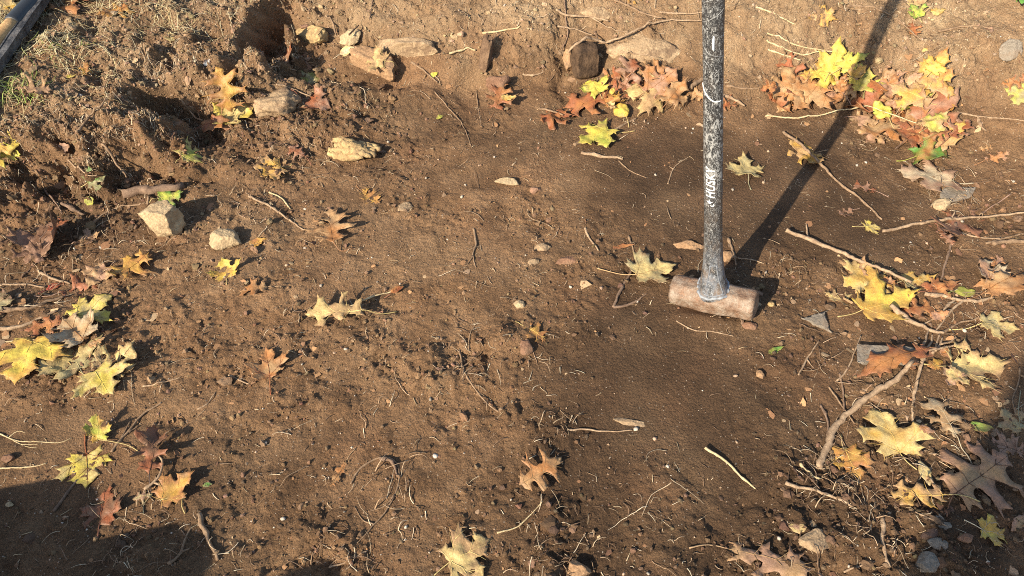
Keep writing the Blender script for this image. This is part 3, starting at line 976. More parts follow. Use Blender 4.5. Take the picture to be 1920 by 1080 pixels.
    for sgn in (1, -1):
        for k, ln in enumerate(VEINS[kind]):
            if sgn == -1 and k == 0: continue
            q = catmull([(sgn * x * w, y) for x, y in ln], .06)
            Q = pb + np.array([0, 0, dz]) + (deform(q, o) * L) @ Rm.T + n * .0003
            rr = (0.00085 if k == 0 else .00055) * (L / .1) ** .5 * (1 - .75 * np.linspace(0, 1, len(Q)))
            v_, f_ = tube_mesh(Q, rr, 4)
            VF += [tuple(i + sum(map(len, VV)) for i in f) for f in f_]
            VV.append(v_)
    me = mesh_np('midrib', np.concatenate(VV) - root, VF, M_VEIN)
    set_tint(me, np.tile(vc, (len(me.vertices), 1)) * r_.uniform(.8, 1.1))
    add('midrib', me, t)
    # leaf stalk
    if stalk > 0 or spath:
        b0 = pb + np.array([0, 0, dz]) + (deform(np.array([[0, 0.0]]), o)[0] * L) @ Rm.T
        if spath:
            q = [b0] + [hit(*p) + [0, 0, .003] for p in spath]
        else:
            c = r_.normal(0, .35)
            q = [b0]
            for k in (1, 2, 3):
                u = k / 3 * stalk
                xy = b0 - yv * u * L + xv * c * u * u * L
                xy[2] = max(float(support(xy[0], xy[1])) + .001, b0[2] - u * L * .5)
                q.append(xy)
        Q = catmull(q, .006)
        Q[1:, 2] = np.maximum(Q[1:, 2], bilin(Z, Q[1:, 0], Q[1:, 1]) + .0004)
        v_, f_ = tube_mesh(Q, (0.0006 + .003 * L) * (1 + .5 * np.linspace(0, 1, len(Q)) ** 4), 6)
        me = mesh_np('stalk', v_ - root, f_, M_VEIN)
        sc_ = np.array(PAL[sc]) if sc else (np.array(PAL['PY']) * .62 if c1 in ('Y', 'PY', 'YG', 'GO', 'G') else c1_ * .6 + .03)
        set_tint(me, np.tile(sc_, (len(me.vertices), 1)))
        add('stalk', me, t)
    pile_add(Wd)
    return t


# ------------------------------------------------------------------ sticks and roots
STICK_N = [0]
def stick(pix, r, mat, label, name='stick', cat='stick', twigs=(), lift=0.0, taper=0.45, ends=None, knots=5, wob=1.35, group='sticks and roots on the soil', sides=9, ez=(0, 0)):
    STICK_N[0] += 1
    r *= .84
    r_ = np.random.default_rng(5000 + STICK_N[0])
    def build(pixs, rad, tp, lf, sid, root_z=None):
        q = np.array([hit(*p) for p in pixs])
        P = catmull(q, max(.004, rad * 1.2))
        n = len(P)
        t = np.linspace(0, 1, n)
        s = np.concatenate([[0], np.cumsum(np.linalg.norm(np.diff(P, axis=0), axis=1))])
        for ax in (0, 1):
            P[:, ax] += wob * rad * (.55 * perlin(s * 28, s * 0 + ax * 7.7 + STICK_N[0], 3 + ax) + .3 * perlin(s * 70, s * 0 + ax * 3.3 + STICK_N[0], 5))
        g = support(P[:, 0], P[:, 1])
        k = max(3, int(.11 / (s[-1] / n + 1e-9))) | 1
        gp = np.pad(g, k // 2, mode='edge')
        gs = np.convolve(gp, np.ones(k) / k, 'valid')[:n]
        g0 = bilin(Z, P[:, 0], P[:, 1])
        zz = np.maximum(gs, g0 - rad * .5) + rad * .42 + lf + np.where(PILE[pile_ij(P[:, 0], P[:, 1])] > g0 + .004, rad * .4, 0) + ez[0] * (1 - t) ** 2 + ez[1] * t ** 2
        P[:, 2] = zz
        R = rad * (1 - tp * t) * (1 + .16 * perlin(s * 45, s * 0 + .3 + STICK_N[0], 8))
        for _ in range(knots):
            c = r_.uniform(.05, .95) * s[-1]
            R *= 1 + r_.uniform(.12, .35) * np.exp(-((s - c) / (rad * 1.2)) ** 2)
        return P, R, sid
    P, R, sid = build(pix, r, taper, lift, sides)
    root = P[0].copy()
    V, Fs = tube_mesh(P, R, sid, jitter=.10, seed=STICK_N[0])
    root[2] -= r
    if twigs:
        t = thing(name, root, label, cat, group)
        add('shaft', mesh_np('shaft', V - root, Fs, BARK[mat]), t)
        for tp_pix, tr in twigs:
            Pt, Rt, _ = build(tp_pix, tr, .6, lift, 6)
            d = np.linalg.norm(P - Pt[0], axis=1)
            k = int(np.argmin(d))
            if d[k] < .04:
                Pt = Pt + (P[k] - Pt[0]) * np.linspace(1, 0, len(Pt))[:, None] ** 2
            v_, f_ = tube_mesh(Pt, Rt, 6, jitter=.05, seed=STICK_N[0] + 9)
            add('side_twig', mesh_np('side_twig', v_ - root, f_, BARK[mat]), t)
            pile_add(Pt)
    else:
        o = add(name, mesh_np(name, V - root, Fs, BARK[mat]))
        o.location = root
        tag(o, label, cat, group)
    Pd = P.copy(); Pd[:, 2] += R
    pile_add(Pd)


# ------------------------------------------------------------------ stones
ROCK_N = [0]
ICO4, ICO4F = ico_base(4)
def stone(px, py, wpx, asp, mat, label, name='stone', cat='stone', rot=0.0, cuts=14, sink=.35, tilt=(0, 0), grp='stones in the soil', noise_amt=.09, cutd=(.55, .85), slope=False, planes=()):
    """wpx: width in photo pixels; asp: (depth/width, height/width)"""
    ROCK_N[0] += 1
    r_ = np.random.default_rng(9000 + ROCK_N[0])
    p = hit(px, py)
    dist = (p - CAM) @ fw
    W = wpx / FOC * dist
    V = ICO4.copy()
    for k in range(cuts):
        if k < len(planes):
            nn = np.array(planes[k][:3], float); dd = planes[k][3]
        else:
            nn = r_.normal(size=3); dd = r_.uniform(*cutd)
        nn /= np.linalg.norm(nn)
        e = V @ nn - dd
        V = V - np.clip(e, 0, None)[:, None] * nn
    nz = np.array([mnoise.fractal(Vector(v * 2.2 + ROCK_N[0] * 3.7), .8, 2.0, 6) for v in V])
    V = V * (1 + noise_amt * nz)[:, None]
    V = V - (V.max(0) + V.min(0)) / 2
    V = V / (V.max(0) - V.min(0))
    V = V * W * np.array([1, asp[0], asp[1]])
    M = Matrix.Rotation(math.radians(rot), 3, 'Z') @ Matrix.Rotation(math.radians(tilt[0]), 3, 'X') @ Matrix.Rotation(math.radians(tilt[1]), 3, 'Y')
    V = V @ np.array(M).T
    if slope:
        n = normal_at(p[0], p[1], .06)
        q = np.array(Vector((0, 0, 1)).rotation_difference(Vector(n)).to_matrix())
        V = V @ q.T
    h = V[:, 2].max() - V[:, 2].min()
    c = p.copy()
    g = float(bilin(z0, p[0], p[1]))
    c[2] = g - V[:, 2].min() - h * sink
    me = mesh_np(name, V, ICO4F, mat)
    o = add(name, me)
    o.location = c
    tag(o, label, cat, grp)
    top = V[V[:, 2] > 0] + c
    pile_add(top)
    return o
# ------------------------------------------------------------------ sledgehammer
def rust_material():
    m, nt, b = new_mat('rusty_steel')
    tc = nt.nodes.new('ShaderNodeTexCoord').outputs['Object']
    c = ramp(nt, noise_tex(nt, 32, 8, 0.74, tc), [(0.30, (0.10, 0.062, 0.04)), (0.42, (0.24, 0.16, 0.11)), (0.52, (0.33, 0.265, 0.21)), (0.64, (0.44, 0.40, 0.35)), (.76, (.36, .25, .17))])
    d = ramp(nt, noise_tex(nt, 60, 5, 0.7, tc, 1.0), [(0.52, (0, 0, 0)), (0.66, (1, 1, 1))])
    c = mixc(nt, math_n(nt, 'MULTIPLY', d, .45), c, (0.33, 0.17, 0.085))
    g = ramp(nt, noise_tex(nt, 330, 4, 0.7, tc), [(0.3, (0.6, 0.58, 0.56)), (0.7, (1.2, 1.2, 1.2))])
    c = mixc(nt, 1.0, c, g, 'MULTIPLY')
    c = mixc(nt, 1.0, c, (.80, .70, .60), 'MULTIPLY')
    nt.links.new(c, b.inputs['Base Color'])
    b.inputs['Roughness'].default_value = 0.62
    b.inputs['Metallic'].default_value = 0.15
    h = math_n(nt, 'ADD', noise_tex(nt, 110, 6, 0.7, tc), math_n(nt, 'MULTIPLY', noise_tex(nt, 24, 4, 0.6, tc), 1.2))
    bump(nt, b, h, 0.9, 0.004)
    return m


def handle_material():
    m, nt, b = new_mat('scuffed_black_grip')
    tc = nt.nodes.new('ShaderNodeTexCoord').outputs['Object']
    mp = nt.nodes.new('ShaderNodeMapping')
    nt.links.new(tc, mp.inputs[0])
    mp.inputs['Scale'].default_value = (1, 1, 0.45)
    v = mp.outputs[0]
    zc = nt.nodes.new('ShaderNodeSeparateXYZ')
    nt.links.new(tc, zc.inputs[0])
    base = ramp(nt, noise_tex(nt, 40, 5, .6, v), [(.3, (.016, .016, .017)), (.7, (.045, .044, .043))])
    # curly scratches: thin level lines of a warped noise, at two sizes
    def lines(scale, width, dist, thr):
        n = noise_tex(nt, scale, 2, .5, v, dist)
        d = math_n(nt, 'ABSOLUTE', math_n(nt, 'SUBTRACT', n, .5))
        l = math_n(nt, 'LESS_THAN', d, width)
        g = math_n(nt, 'GREATER_THAN', noise_tex(nt, scale * .9, 3, .6, tc), thr)
        return math_n(nt, 'MULTIPLY', l, g)
    s = math_n(nt, 'MAXIMUM', lines(120, .010, 2.0, .50), lines(260, .016, 1.5, .47))
    # worn flecks, thicker towards the middle and foot of the handle
    wear = nt.nodes.new('ShaderNodeMapRange')
    nt.links.new(zc.outputs[2], wear.inputs[0])
    for i, val in ((1, .04), (2, .60), (3, .60), (4, .525)):
        wear.inputs[i].default_value = val
    rm = ramp(nt, zc.outputs[2], [(0.0, (.58,) * 3), (.15, (.605,) * 3), (.29, (.60,) * 3), (.35, (.525,) * 3), (.47, (.545,) * 3), (.60, (.585,) * 3)])
    fl = math_n(nt, 'GREATER_THAN', noise_tex(nt, 230, 4, .72, v, .6), rm)
    s = math_n(nt, 'MAXIMUM', s, fl)
    c = mixc(nt, math_n(nt, 'MULTIPLY', s, .62), base, (.46, .45, .42))
    # chalky bluish bloom near the head
    bl = ramp(nt, zc.outputs[2], [(.02, (.75,) * 3), (.14, (.30,) * 3), (.2, (0, 0, 0))])
    bn = ramp(nt, noise_tex(nt, 55, 5, .65, v), [(.40, (0, 0, 0)), (.62, (1, 1, 1))])
    c = mixc(nt, math_n(nt, 'MULTIPLY', bl, bn), c, (.25, .27, .30))
    mud = math_n(nt, 'MULTIPLY', ramp(nt, zc.outputs[2], [(.03, (.8,) * 3), (.22, (.25,) * 3), (.8, (.12,) * 3)]), ramp(nt, noise_tex(nt, 45, 6, .72, v), [(.48, (0, 0, 0)), (.66, (1, 1, 1))]))
    c = mixc(nt, mud, c, (.20, .135, .085))
    nt.links.new(c, b.inputs['Base Color'])
    b.inputs['Roughness'].default_value = 0.42
    b.inputs['Specular IOR Level'].default_value = 0.5
    bump(nt, b, noise_tex(nt, 300, 4, .7, v), .35, .001)
    return m


def flat_material(name, c, rough=.6):
    m, nt, b = new_mat(name)
    tc = nt.nodes.new('ShaderNodeTexCoord').outputs['Object']
    g = ramp(nt, noise_tex(nt, 260, 4, .7, tc), [(.3, tuple(x * .7 for x in c)), (.6, c)])
    nt.links.new(g, b.inputs['Base Color'])
    b.inputs['Roughness'].default_value = rough
    return m


def sledgehammer():
    hv = np.array([-0.19618, 0.03394, 0.97998]); hv /= np.linalg.norm(hv)
    Cc = at(1337, 557, .034)
    gz = max(float(bilin(Z, Cc[0] + d, Cc[1] - .25 * d)) for d in (-.08, -.04, 0, .04, .08))
    Cc = at(1337, 557, gz + .024)
    view = (Cc - CAM) / np.linalg.norm(Cc - CAM)
    e1 = np.cross(view, hv); e1 /= np.linalg.norm(e1)
    if e1[0] < 0: e1 = -e1
    e2 = np.cross(e1, hv)                       # towards the camera, square to the handle
    if e2 @ view > 0: e2 = -e2
    ph = math.radians(15)
    ax = e1 * math.cos(ph) + e2 * math.sin(ph)
    cz = np.cross(ax, hv)
    if cz @ view > 0: cz = -cz
    root = Cc - np.array([0, 0, .033])
    t = thing('sledgehammer', root, 'sledgehammer with rusty steel head and scuffed black handle standing upright', 'hammer')
    # --- head
    L, n_s, n_a = 0.176, 57, 48
    r_ = np.random.default_rng(3)
    V = []
    for i in range(n_s):
        u = -1 + 2 * i / (n_s - 1)
        s = math.copysign(abs(u) ** .75, u) * L / 2
        e = 1 - abs(s) / (L / 2)
        rr = 0.0325 * (1 - .16 * math.exp(-e / .035)) * (1 - .025 * math.exp(-((abs(u) - .55) / .2) ** 2))
        bulge = .0025 * math.exp(-(s / .030) ** 4)
        for k in range(n_a):
            a = 2 * math.pi * k / n_a
            c_, s_ = math.cos(a), math.sin(a)
            p = 5.0
            sq = (abs(c_) ** p + abs(s_) ** p) ** (-1 / p)
            d45 = (abs(c_ + s_) ** p + abs(c_ - s_) ** p) ** (-1 / p) * math.sqrt(2)
            rad = rr * min(sq, d45 * 1.02) * .985 + bulge
            rad *= 1 + .018 * mnoise.noise(Vector((s * 45, c_ * 2.2, s_ * 2.2))) + .010 * mnoise.noise(Vector((s * 130, c_ * 6, s_ * 6)))
            V.append(Cc + ax * s + hv * rad * c_ * 1.0 + cz * rad * s_)
    Fs = [(i * n_a + k, i * n_a + (k + 1) % n_a, (i + 1) * n_a + (k + 1) % n_a, (i + 1) * n_a + k) for i in range(n_s - 1) for k in range(n_a)]
    for end, i in ((-1, 0), (1, n_s - 1)):
        base = len(V)
        ring = [V[i * n_a + k] for k in range(n_a)]
        c0 = Cc + ax * end * (L / 2 + .003)
        for f in (.9, .55):
            V += [c0 + (p - Cc - ax * end * L / 2) * f - ax * end * .003 * (f > .8) for p in ring]
        V.append(c0 + ax * end * .0008)
        seqs = [i * n_a, base, base + n_a]
        for a0, b0 in zip(seqs[:-1], seqs[1:]):
            Fs += [(a0 + k, b0 + k, b0 + (k + 1) % n_a, a0 + (k + 1) % n_a) for k in range(n_a)]
        Fs += [(base + n_a + k, len(V) - 1, base + n_a + (k + 1) % n_a) for k in range(n_a)]
    me = mesh_np('head', np.array(V) - root, Fs, rust_material())
    bm = bmesh.new(); bm.from_mesh(me); bmesh.ops.recalc_face_normals(bm, faces=bm.faces); bm.to_mesh(me); bm.free()
    tag(add('head', me, t), 'rusty steel hammer head')
    # --- handle, a lathe with a squared flare at its foot
    prof = [(.018, .0300), (.030, .0298), (.034, .0300), (.038, .0285), (.050, .0262), (.075, .0230), (.10, .0208), (.13, .0190), (.17, .0176), (.25, .0168), (.45, .0162), (.60, .0160),
            (.66, .0166), (.70, .0172), (.80, .0170), (.88, .0172), (.90, .0185), (.915, .0180), (.922, .012)]
    hh, rr = np.array(prof).T
    def rad(h):
        return np.interp(h, hh, rr)
    def surf(h, th, off=0.0):
        sqr = max(0.0, min(1.0, (.13 - h) / .07))
        c_, s_ = math.cos(th), math.sin(th)
        sq = (abs(c_) ** 3.4 + abs(s_) ** 3.4) ** (-1 / 3.4)
        r = float(rad(h)) * (1 + (sq - 1) * .75 * sqr) + off
        # fore and aft a little deeper than wide
        return Cc + hv * h + e2 * c_ * r * 1.03 + e1 * s_ * r
    na, hs = 40, np.concatenate([np.linspace(.018, .2, 46), np.linspace(.21, .922, 90)])
    V = np.array([surf(h, 2 * math.pi * k / na) for h in hs for k in range(na)])
    Fs = [(i * na + k, i * na + (k + 1) % na, (i + 1) * na + (k + 1) % na, (i + 1) * na + k) for i in range(len(hs) - 1) for k in range(na)]
    Fs.append(tuple(range(na))[::-1]); Fs.append(tuple((len(hs) - 1) * na + k for k in range(na)))
    # handle mesh in its own frame (z along the handle) so that its wear follows its length
    fr = np.stack([e1, -e2, hv], 1)
    hm = mesh_np('handle', (V - Cc) @ fr, Fs, handle_material())
    bm = bmesh.new(); bm.from_mesh(hm); bmesh.ops.recalc_face_normals(bm, faces=bm.faces); bm.to_mesh(hm); bm.free()
    ho = add('handle', hm, t)
    M = Matrix([list(fr[0]) + [0], list(fr[1]) + [0], list(fr[2]) + [0], [0, 0, 0, 1]])
    ho.matrix_local = Matrix.Translation(Vector(Cc - root)) @ M
    tag(ho, 'black fibreglass handle covered in pale scratches')
    loc = lambda W: (np.asarray(W) - Cc) @ fr
    def h_of_y(y):
        lo, hi = 0, 1.0
        for _ in range(40):
            mid = (lo + hi) / 2
            p = Cc + hv * mid + e2 * float(rad(mid)) - CAM
            if 540 - FOC * (p @ upv) / (p @ fw) > y: lo = mid
            else: hi = mid
        return lo
    # ragged resin collar where handle and head meet
    q = []
    for k in range(60):
        th = 2 * math.pi * k / 60
        q.append(surf(.031 + .0012 * math.sin(5 * th) + .001 * math.sin(11 * th + 1), th, .0005))
    q.append(q[0]); q.append(q[1])
    v_, f_ = tube_mesh(np.array(q), [.0030 + .0010 * math.sin(k * 1.7) for k in range(62)], 7, jitter=.08)
    add('collar', mesh_np('collar', loc(v_), f_, flat_material('resin', (.26, .27, .28), .7)), ho)
    # raised trapezoid on the front of the flare
    M_RIDGE = flat_material('worn_edge', (.20, .21, .225), .5)
    for pts in ([(.118, -.30), (.085, -.42), (.040, -.62)], [(.118, .35), (.085, .46), (.040, .70)], [(.118, -.30), (.119, .0), (.118, .35)], [(.040, -.62), (.037, 0), (.040, .70)]):
        ln = catmull(pts, .01)
        Q = np.array([surf(h, th, .0001) for h, th in catmull([(a, b) for a, b in pts], .02)])
        v_, f_ = tube_mesh(Q, [.0012] * len(Q), 6)
        add('moulded_ridge', mesh_np('moulded_ridge', loc(v_), f_, M_RIDGE), ho)
    # white lettering running up the handle
    M_WHITE = flat_material('white_print', (.80, .80, .78), .55)
    cu = bpy.data.curves.new('lettering', 'FONT')
    cu.body = 'HUSKY'
    cu.size = 1.0
    cu.shear = 0.18
    cu.offset = 0.012
    cu.space_character = 1.08
    tmp = bpy.data.objects.new('lettering_source', cu)
    col.objects.link(tmp)
    dg = bpy.context.evaluated_depsgraph_get()
    src = tmp.evaluated_get(dg).to_mesh()
    bm = bmesh.new(); bm.from_mesh(src)
    bmesh.ops.triangulate(bm, faces=bm.faces)
    bmesh.ops.subdivide_edges(bm, edges=[e for e in bm.edges if e.calc_length() > .1], cuts=3, use_grid_fill=True)
    bmesh.ops.triangulate(bm, faces=bm.faces)
    bm.verts.ensure_lookup_table()
    P = np.array([v.co[:] for v in bm.verts])
    P[:, 0] -= P[:, 0].min(); P[:, 1] -= P[:, 1].min()
    h0, h1 = h_of_y(371), h_of_y(313)
    sx = (h1 - h0) / P[:, 0].max()
    hgt = 0.0172
    W = []
    for x, y, _ in P:
        h = h0 + x * sx
        off = (y / P[:, 1].max() - .5) * hgt
        W.append(surf(h, -.30 - off / .0168, .0004))          # letter tops face left
    for v, w in zip(bm.verts, loc(W)): v.co = w
    lm = bpy.data.meshes.new('lettering'); bm.to_mesh(lm); bm.free()
    lm.materials.append(M_WHITE)
    tmp.to_mesh_clear() if False else None
    bpy.data.objects.remove(tmp); bpy.data.curves.remove(cu)
    tag(add('lettering', lm, ho), 'white word HUSKY printed up the handle')
    # emblem below the word: a pointed dog's-head star and a curved stroke
    def decal(name, polys, hc, thc, sc):
        VV, FF = [], []
        for poly in polys:
            pv = [Vector(p) for p in poly]
            vv, _, ff, *_ = delaunay_2d_cdt(pv, [], [list(range(len(pv)))], 1, 1e-6)
            o = len(VV)
            for v in vv: VV.append(surf(hc + v[0] * sc, thc - v[1] * sc / .0168, .0004))
            FF += [tuple(i + o for i in f) for f in ff]
        return add(name, mesh_np(name, loc(VV), FF, M_WHITE), ho)
    star = [(1.0, .25), (.55, .35), (.35, .95), (.10, .40), (-.25, .75), (-.10, .20), (-.30, .0), (.05, -.05), (.25, -.55), (.45, .0)]
    swoosh = [(-.55, .15), (-.95, -.20), (-.80, -.75), (-.45, -.85), (-.15, -.55), (-.45, -.62), (-.65, -.40), (-.62, -.15)]
    tag(decal('emblem', [star, swoosh], h_of_y(381), -.30, .0088), 'small white emblem below the lettering')
    # streaks of white paint rubbed onto the shaft
    M_RUB = flat_material('rubbed_paint', (.27, .265, .25), .6)
    def mark(pts, r):
        Q = np.array([surf(h_of_y(y), th, .0002) for y, th in catmull([np.array([y / 100.0, th]) for y, th in pts], .06) * [100, 1]])
        v_, f_ = tube_mesh(Q, r * np.sin(np.linspace(.25, 2.9, len(Q))) ** .5, 6, jitter=.1)
        add('paint_streak', mesh_np('paint_streak', loc(v_), f_, M_WHITE if r > .00075 else M_RUB), ho)
    mark([(163, -1.45), (178, -.75), (190, .05), (193, .85)], .0012)
    mark([(96, .05), (84, .0), (68, .05)], 0.00211)
    mark([(46, -1.2), (36, -.2), (22, 1.1)], 0.00043)
    mark([(9, -1.3), (3, -.5), (-4, .2)], 0.00050)
    mark([(85, -1.3), (98, -.6), (106, .2), (113, 1.2)], 0.00043)
    mark([(66, .1), (72, .8), (76, 1.3)], 0.00037)
    mark([(128, -.9), (118, -1.0), (122, -.5), (133, -.3)], 0.00050)
    mark([(156, .1), (140, .15), (136, .45), (150, .55), (156, .35)], 0.00050)
    mark([(130, -.3), (142, -.1), (150, .1)], 0.00037)
    mark([(232, -.2), (238, .1), (246, .0)], 0.00056)
    mark([(222, -.9), (226, -.5), (222, -.1)], 0.00037)
    for s in np.linspace(-.085, .085, 30):
        for c in (-.02, 0, .02):
            PQ = Cc + ax * s + e2 * c + hv * .03
            pile_add(PQ[None])
    return t
sledgehammer()

# ------------------------------------------------------------------ stones and chunks
R_TAN = rock_material('tan_stone', (.52, .39, .22), (.34, .235, .13), .5)
R_YEL = rock_material('yellow_stone', (.54, .38, .17), (.32, .20, .09), .55)
R_ORG = rock_material('orange_stone', (.40, .24, .125), (.26, .15, .075), .85)
R_GREY = rock_material('grey_slate', (.27, .225, .17), (.18, .145, .105), .5)
R_DARK = rock_material('dark_rotten_wood', (.11, .065, .035), (.04, .024, .014), .3)
R_RED = rock_material('red_stone', (.27, .145, .085), (.17, .09, .052), .7)
R_PALE = rock_material('pale_earthy_rock', (.40, .28, .16), (.29, .19, .105), .85)

stone(313, 432, 74, (.62, .92), R_TAN, 'larger blocky pale tan stone with a broken face at the left', rot=-8, sink=.14, cuts=11, planes=[(0, -1, .25, .55), (0, 0, 1, .62), (-1, 0, 0, .7), (1, -.2, .1, .68), (0, 1, 0, .6)], noise_amt=.13)
stone(425, 455, 58, (.7, .62), R_TAN, 'smaller pale tan stone right of the blocky stone', rot=12, sink=.2, cuts=10, planes=[(0, -1, .35, .5), (.3, 0, 1, .55), (1, .2, .2, .62)], noise_amt=.13)
stone(1538, 597, 62, (.75, .10), R_GREY, 'flat grey triangular slate chip below the tan leaf', rot=-35, sink=.45, cuts=8, planes=[(1, .5, 0, .25), (-1, .55, 0, .30), (0, 0, 1, .3), (0, -1, 0, .5)], noise_amt=.02)
stone(1662, 668, 120, (.36, .10), R_GREY, 'long flat grey slate half hidden under the rust red leaf', rot=-3, sink=.3, cuts=8, planes=[(0, 0, 1, .3), (0, 1, 0, .4), (0, -1, 0, .5)], noise_amt=.02)
stone(1795, 362, 80, (.5, .12), R_GREY, 'flat pale slate beside the cream maple leaf on the right', rot=25, sink=.4, cuts=8, planes=[(0, 0, 1, .3), (1, 1, 0, .5)], noise_amt=.02)
stone(1766, 386, 40, (.7, .55), R_TAN, 'rounded tan pebble right of the pale flat slate', rot=15, sink=.35, cutd=(.7, .95))
stone(1739, 1055, 48, (.85, .55), R_GREY, 'rounded grey stone at the bottom right in shade', rot=20, sink=.3, cutd=(.65, .95))
stone(1760, 1019, 40, (.6, .4), R_GREY, 'flattish grey stone just above the rounded grey stone', rot=-10, sink=.35, cutd=(.65, .95))
stone(1768, 988, 36, (.45, .3), R_GREY, 'narrow grey stone under the tip of the big oak leaf', rot=15, sink=.3)
stone(1808, 1012, 30, (.6, .4), R_RED, 'small brown stone right of the flattish grey stone', rot=0, sink=.4)
stone(1760, 968, 22, (.7, .5), R_GREY, 'small grey pebble near the large oak leaf stalk', sink=.3)
stone(974, 571, 22, (.85, .6), R_TAN, 'small round pale pebble near the middle of the floor', sink=.35, cutd=(.75, .95))
stone(986, 652, 26, (1.5, .8), R_RED, 'upright reddish pebble below the small golden oak leaf', rot=8, sink=.3, cutd=(.7, .95))
stone(1405, 612, 30, (.6, .5), R_RED, 'reddish clod like stone below the right end of the hammer head', sink=.4)
stone(1424, 705, 16, (1.2, .8), R_ORG, 'small orange pebble under the damp ridge right of centre', sink=.3)
stone(1086, 1072, 44, (.8, .7), R_ORG, 'orange tan stone at the bottom edge', rot=-20, sink=.3, cuts=12)
stone(757, 388, 34, (.8, .4), R_PALE, 'half buried pale stone in the upper middle floor', sink=.5, cutd=(.7, .95))
stone(950, 344, 48, (.36, .22), R_TAN, 'pale wedge shaped stone flake beside the small hollow', rot=-10, sink=.2, cuts=10, planes=[(0, -.4, 1, .4), (-1, 0, .3, .5)])
stone(1292, 462, 60, (.45, .35), R_ORG, 'orange tan stone half buried behind the hammer handle', rot=-15, sink=.66)
stone(1366, 482, 34, (.7, .6), R_ORG, 'small orange stone right of the hammer handle foot', sink=.4)
stone(1062, 488, 44, (.5, .35), R_RED, 'flat reddish brown stone between pale stones and olive maple leaf', rot=10, sink=.6)
stone(1018, 466, 34, (.6, .5), R_PALE, 'pale crumbly stone among clods left of the olive maple leaf', rot=10, sink=.58)
stone(1000, 492, 22, (.8, .7), R_PALE, 'small pale stone below the pale crumbly stone', sink=.55)
stone(1890, 104, 44, (.9, .3), R_GREY, 'dark grey slate chip near the top right edge', rot=40, sink=.3, cuts=8, slope=True)
stone(1182, 792, 66, (.3, .18), R_PALE, 'long half buried pale stone on the damp floor', rot=-6, sink=.72, slope=True)
stone(1632, 742, 44, (.45, .3), R_ORG, 'orange brown stone flake under the thick curved stick', rot=-30, sink=.3)
stone(1530, 1015, 62, (.7, .30), R_PALE, 'brown earthy rock among roots at the lower right', rot=20, sink=.4, cuts=12)
stone(18, 862, 22, (.8, .7), R_RED, 'small brown pebble at the lower left edge', sink=.3)
stone(20, 948, 14, (.8, .7), R_TAN, 'tiny tan pebble in the lower left shade', sink=.3)
stone(1445, 573, 13, (.9, .7), R_YEL, 'tiny yellow pebble right of the hammer head', sink=.2, cutd=(.8, .95))
R_BARK = rock_material('rotting_bark', (.19, .115, .065), (.09, .052, .03), .5)
# rocks set in the back bank
stone(582, 72, 86, (.45, .34), R_YEL, 'long yellow striped rock set in the bank beside the dark trench', rot=-22, sink=.38, cuts=9, planes=[(0, -1, .6, .42), (1, 0, 0, .62), (0, .4, 1, .45)], slope=True, name='rock', noise_amt=.14, cat='rock', grp='rocks set in the back bank')
stone(702, 118, 110, (.42, .44), R_ORG, 'large orange brown rock with a pointed end in the bank', rot=-32, sink=.42, cuts=10, planes=[(.2, -1, .7, .42), (1, .1, -.1, .62), (0, .2, 1, .5)], slope=True, name='rock', noise_amt=.14, cat='rock', grp='rocks set in the back bank')
stone(762, 92, 130, (.30, .34), R_PALE, 'long pale earthy rock above the orange pointed rock', rot=-8, sink=.5, cuts=10, planes=[(0, -1, .8, .45), (1, .2, -.2, .66)], slope=True, name='rock', noise_amt=.14, cat='rock', grp='rocks set in the back bank')
stone(658, 76, 46, (.7, .4), R_TAN, 'whitish rock face showing above the cream leaf in the bank', rot=10, sink=.35, slope=True, name='rock', noise_amt=.14, cat='rock', grp='rocks set in the back bank')
stone(1212, 88, 150, (.42, .20), R_PALE, 'broad smooth pale rock bulging from the bank left of the handle', rot=-6, sink=.62, cuts=6, cutd=(.75, .95), slope=True, name='rock', noise_amt=.14, cat='rock', grp='rocks set in the back bank')
stone(1115, 32, 60, (.5, .3), R_PALE, 'small pale rock at the top edge behind bank roots', rot=-6, sink=.4, slope=True, name='rock', noise_amt=.14, cat='rock', grp='rocks set in the back bank')
stone(520, 196, 92, (.75, .52), R_PALE, 'rounded greyish earth covered rock at the foot of the trench', rot=10, sink=.45, cutd=(.7, .95), noise_amt=.22, name='rock', cat='rock')
# broken root and wood stumps
stone(912, 118, 26, (.8, 3.0), R_BARK, 'ragged upright slab of red brown bark in the bank', rot=-10, sink=.25, name='bark_slab', cat='bark', grp='wood stubs in the bank', noise_amt=.25, slope=False, tilt=(-22, 6))
stone(1094, 128, 46, (.8, 1.5), R_DARK, 'dark square root stump sticking out of the bank', rot=25, sink=.2, name='root_stump', cat='stump', grp='wood stubs in the bank', cuts=8, planes=[(1, 0, 0, .5), (0, -1, 0, .5), (-1, 0, 0, .5)], tilt=(-20, 4))
stone(1066, 130, 22, (.8, 2.0), R_ORG, 'narrow split wood stub left of the dark root stump', rot=15, sink=.25, name='root_stump', cat='stump', grp='wood stubs in the bank', tilt=(-18, -10))
stone(935, 165, 50, (.7, .8), R_RED, 'crumbly red brown clod right of the bark slab', rot=15, sink=.35, name='clod', cat='clod', grp='wood stubs in the bank', noise_amt=.16, slope=False)
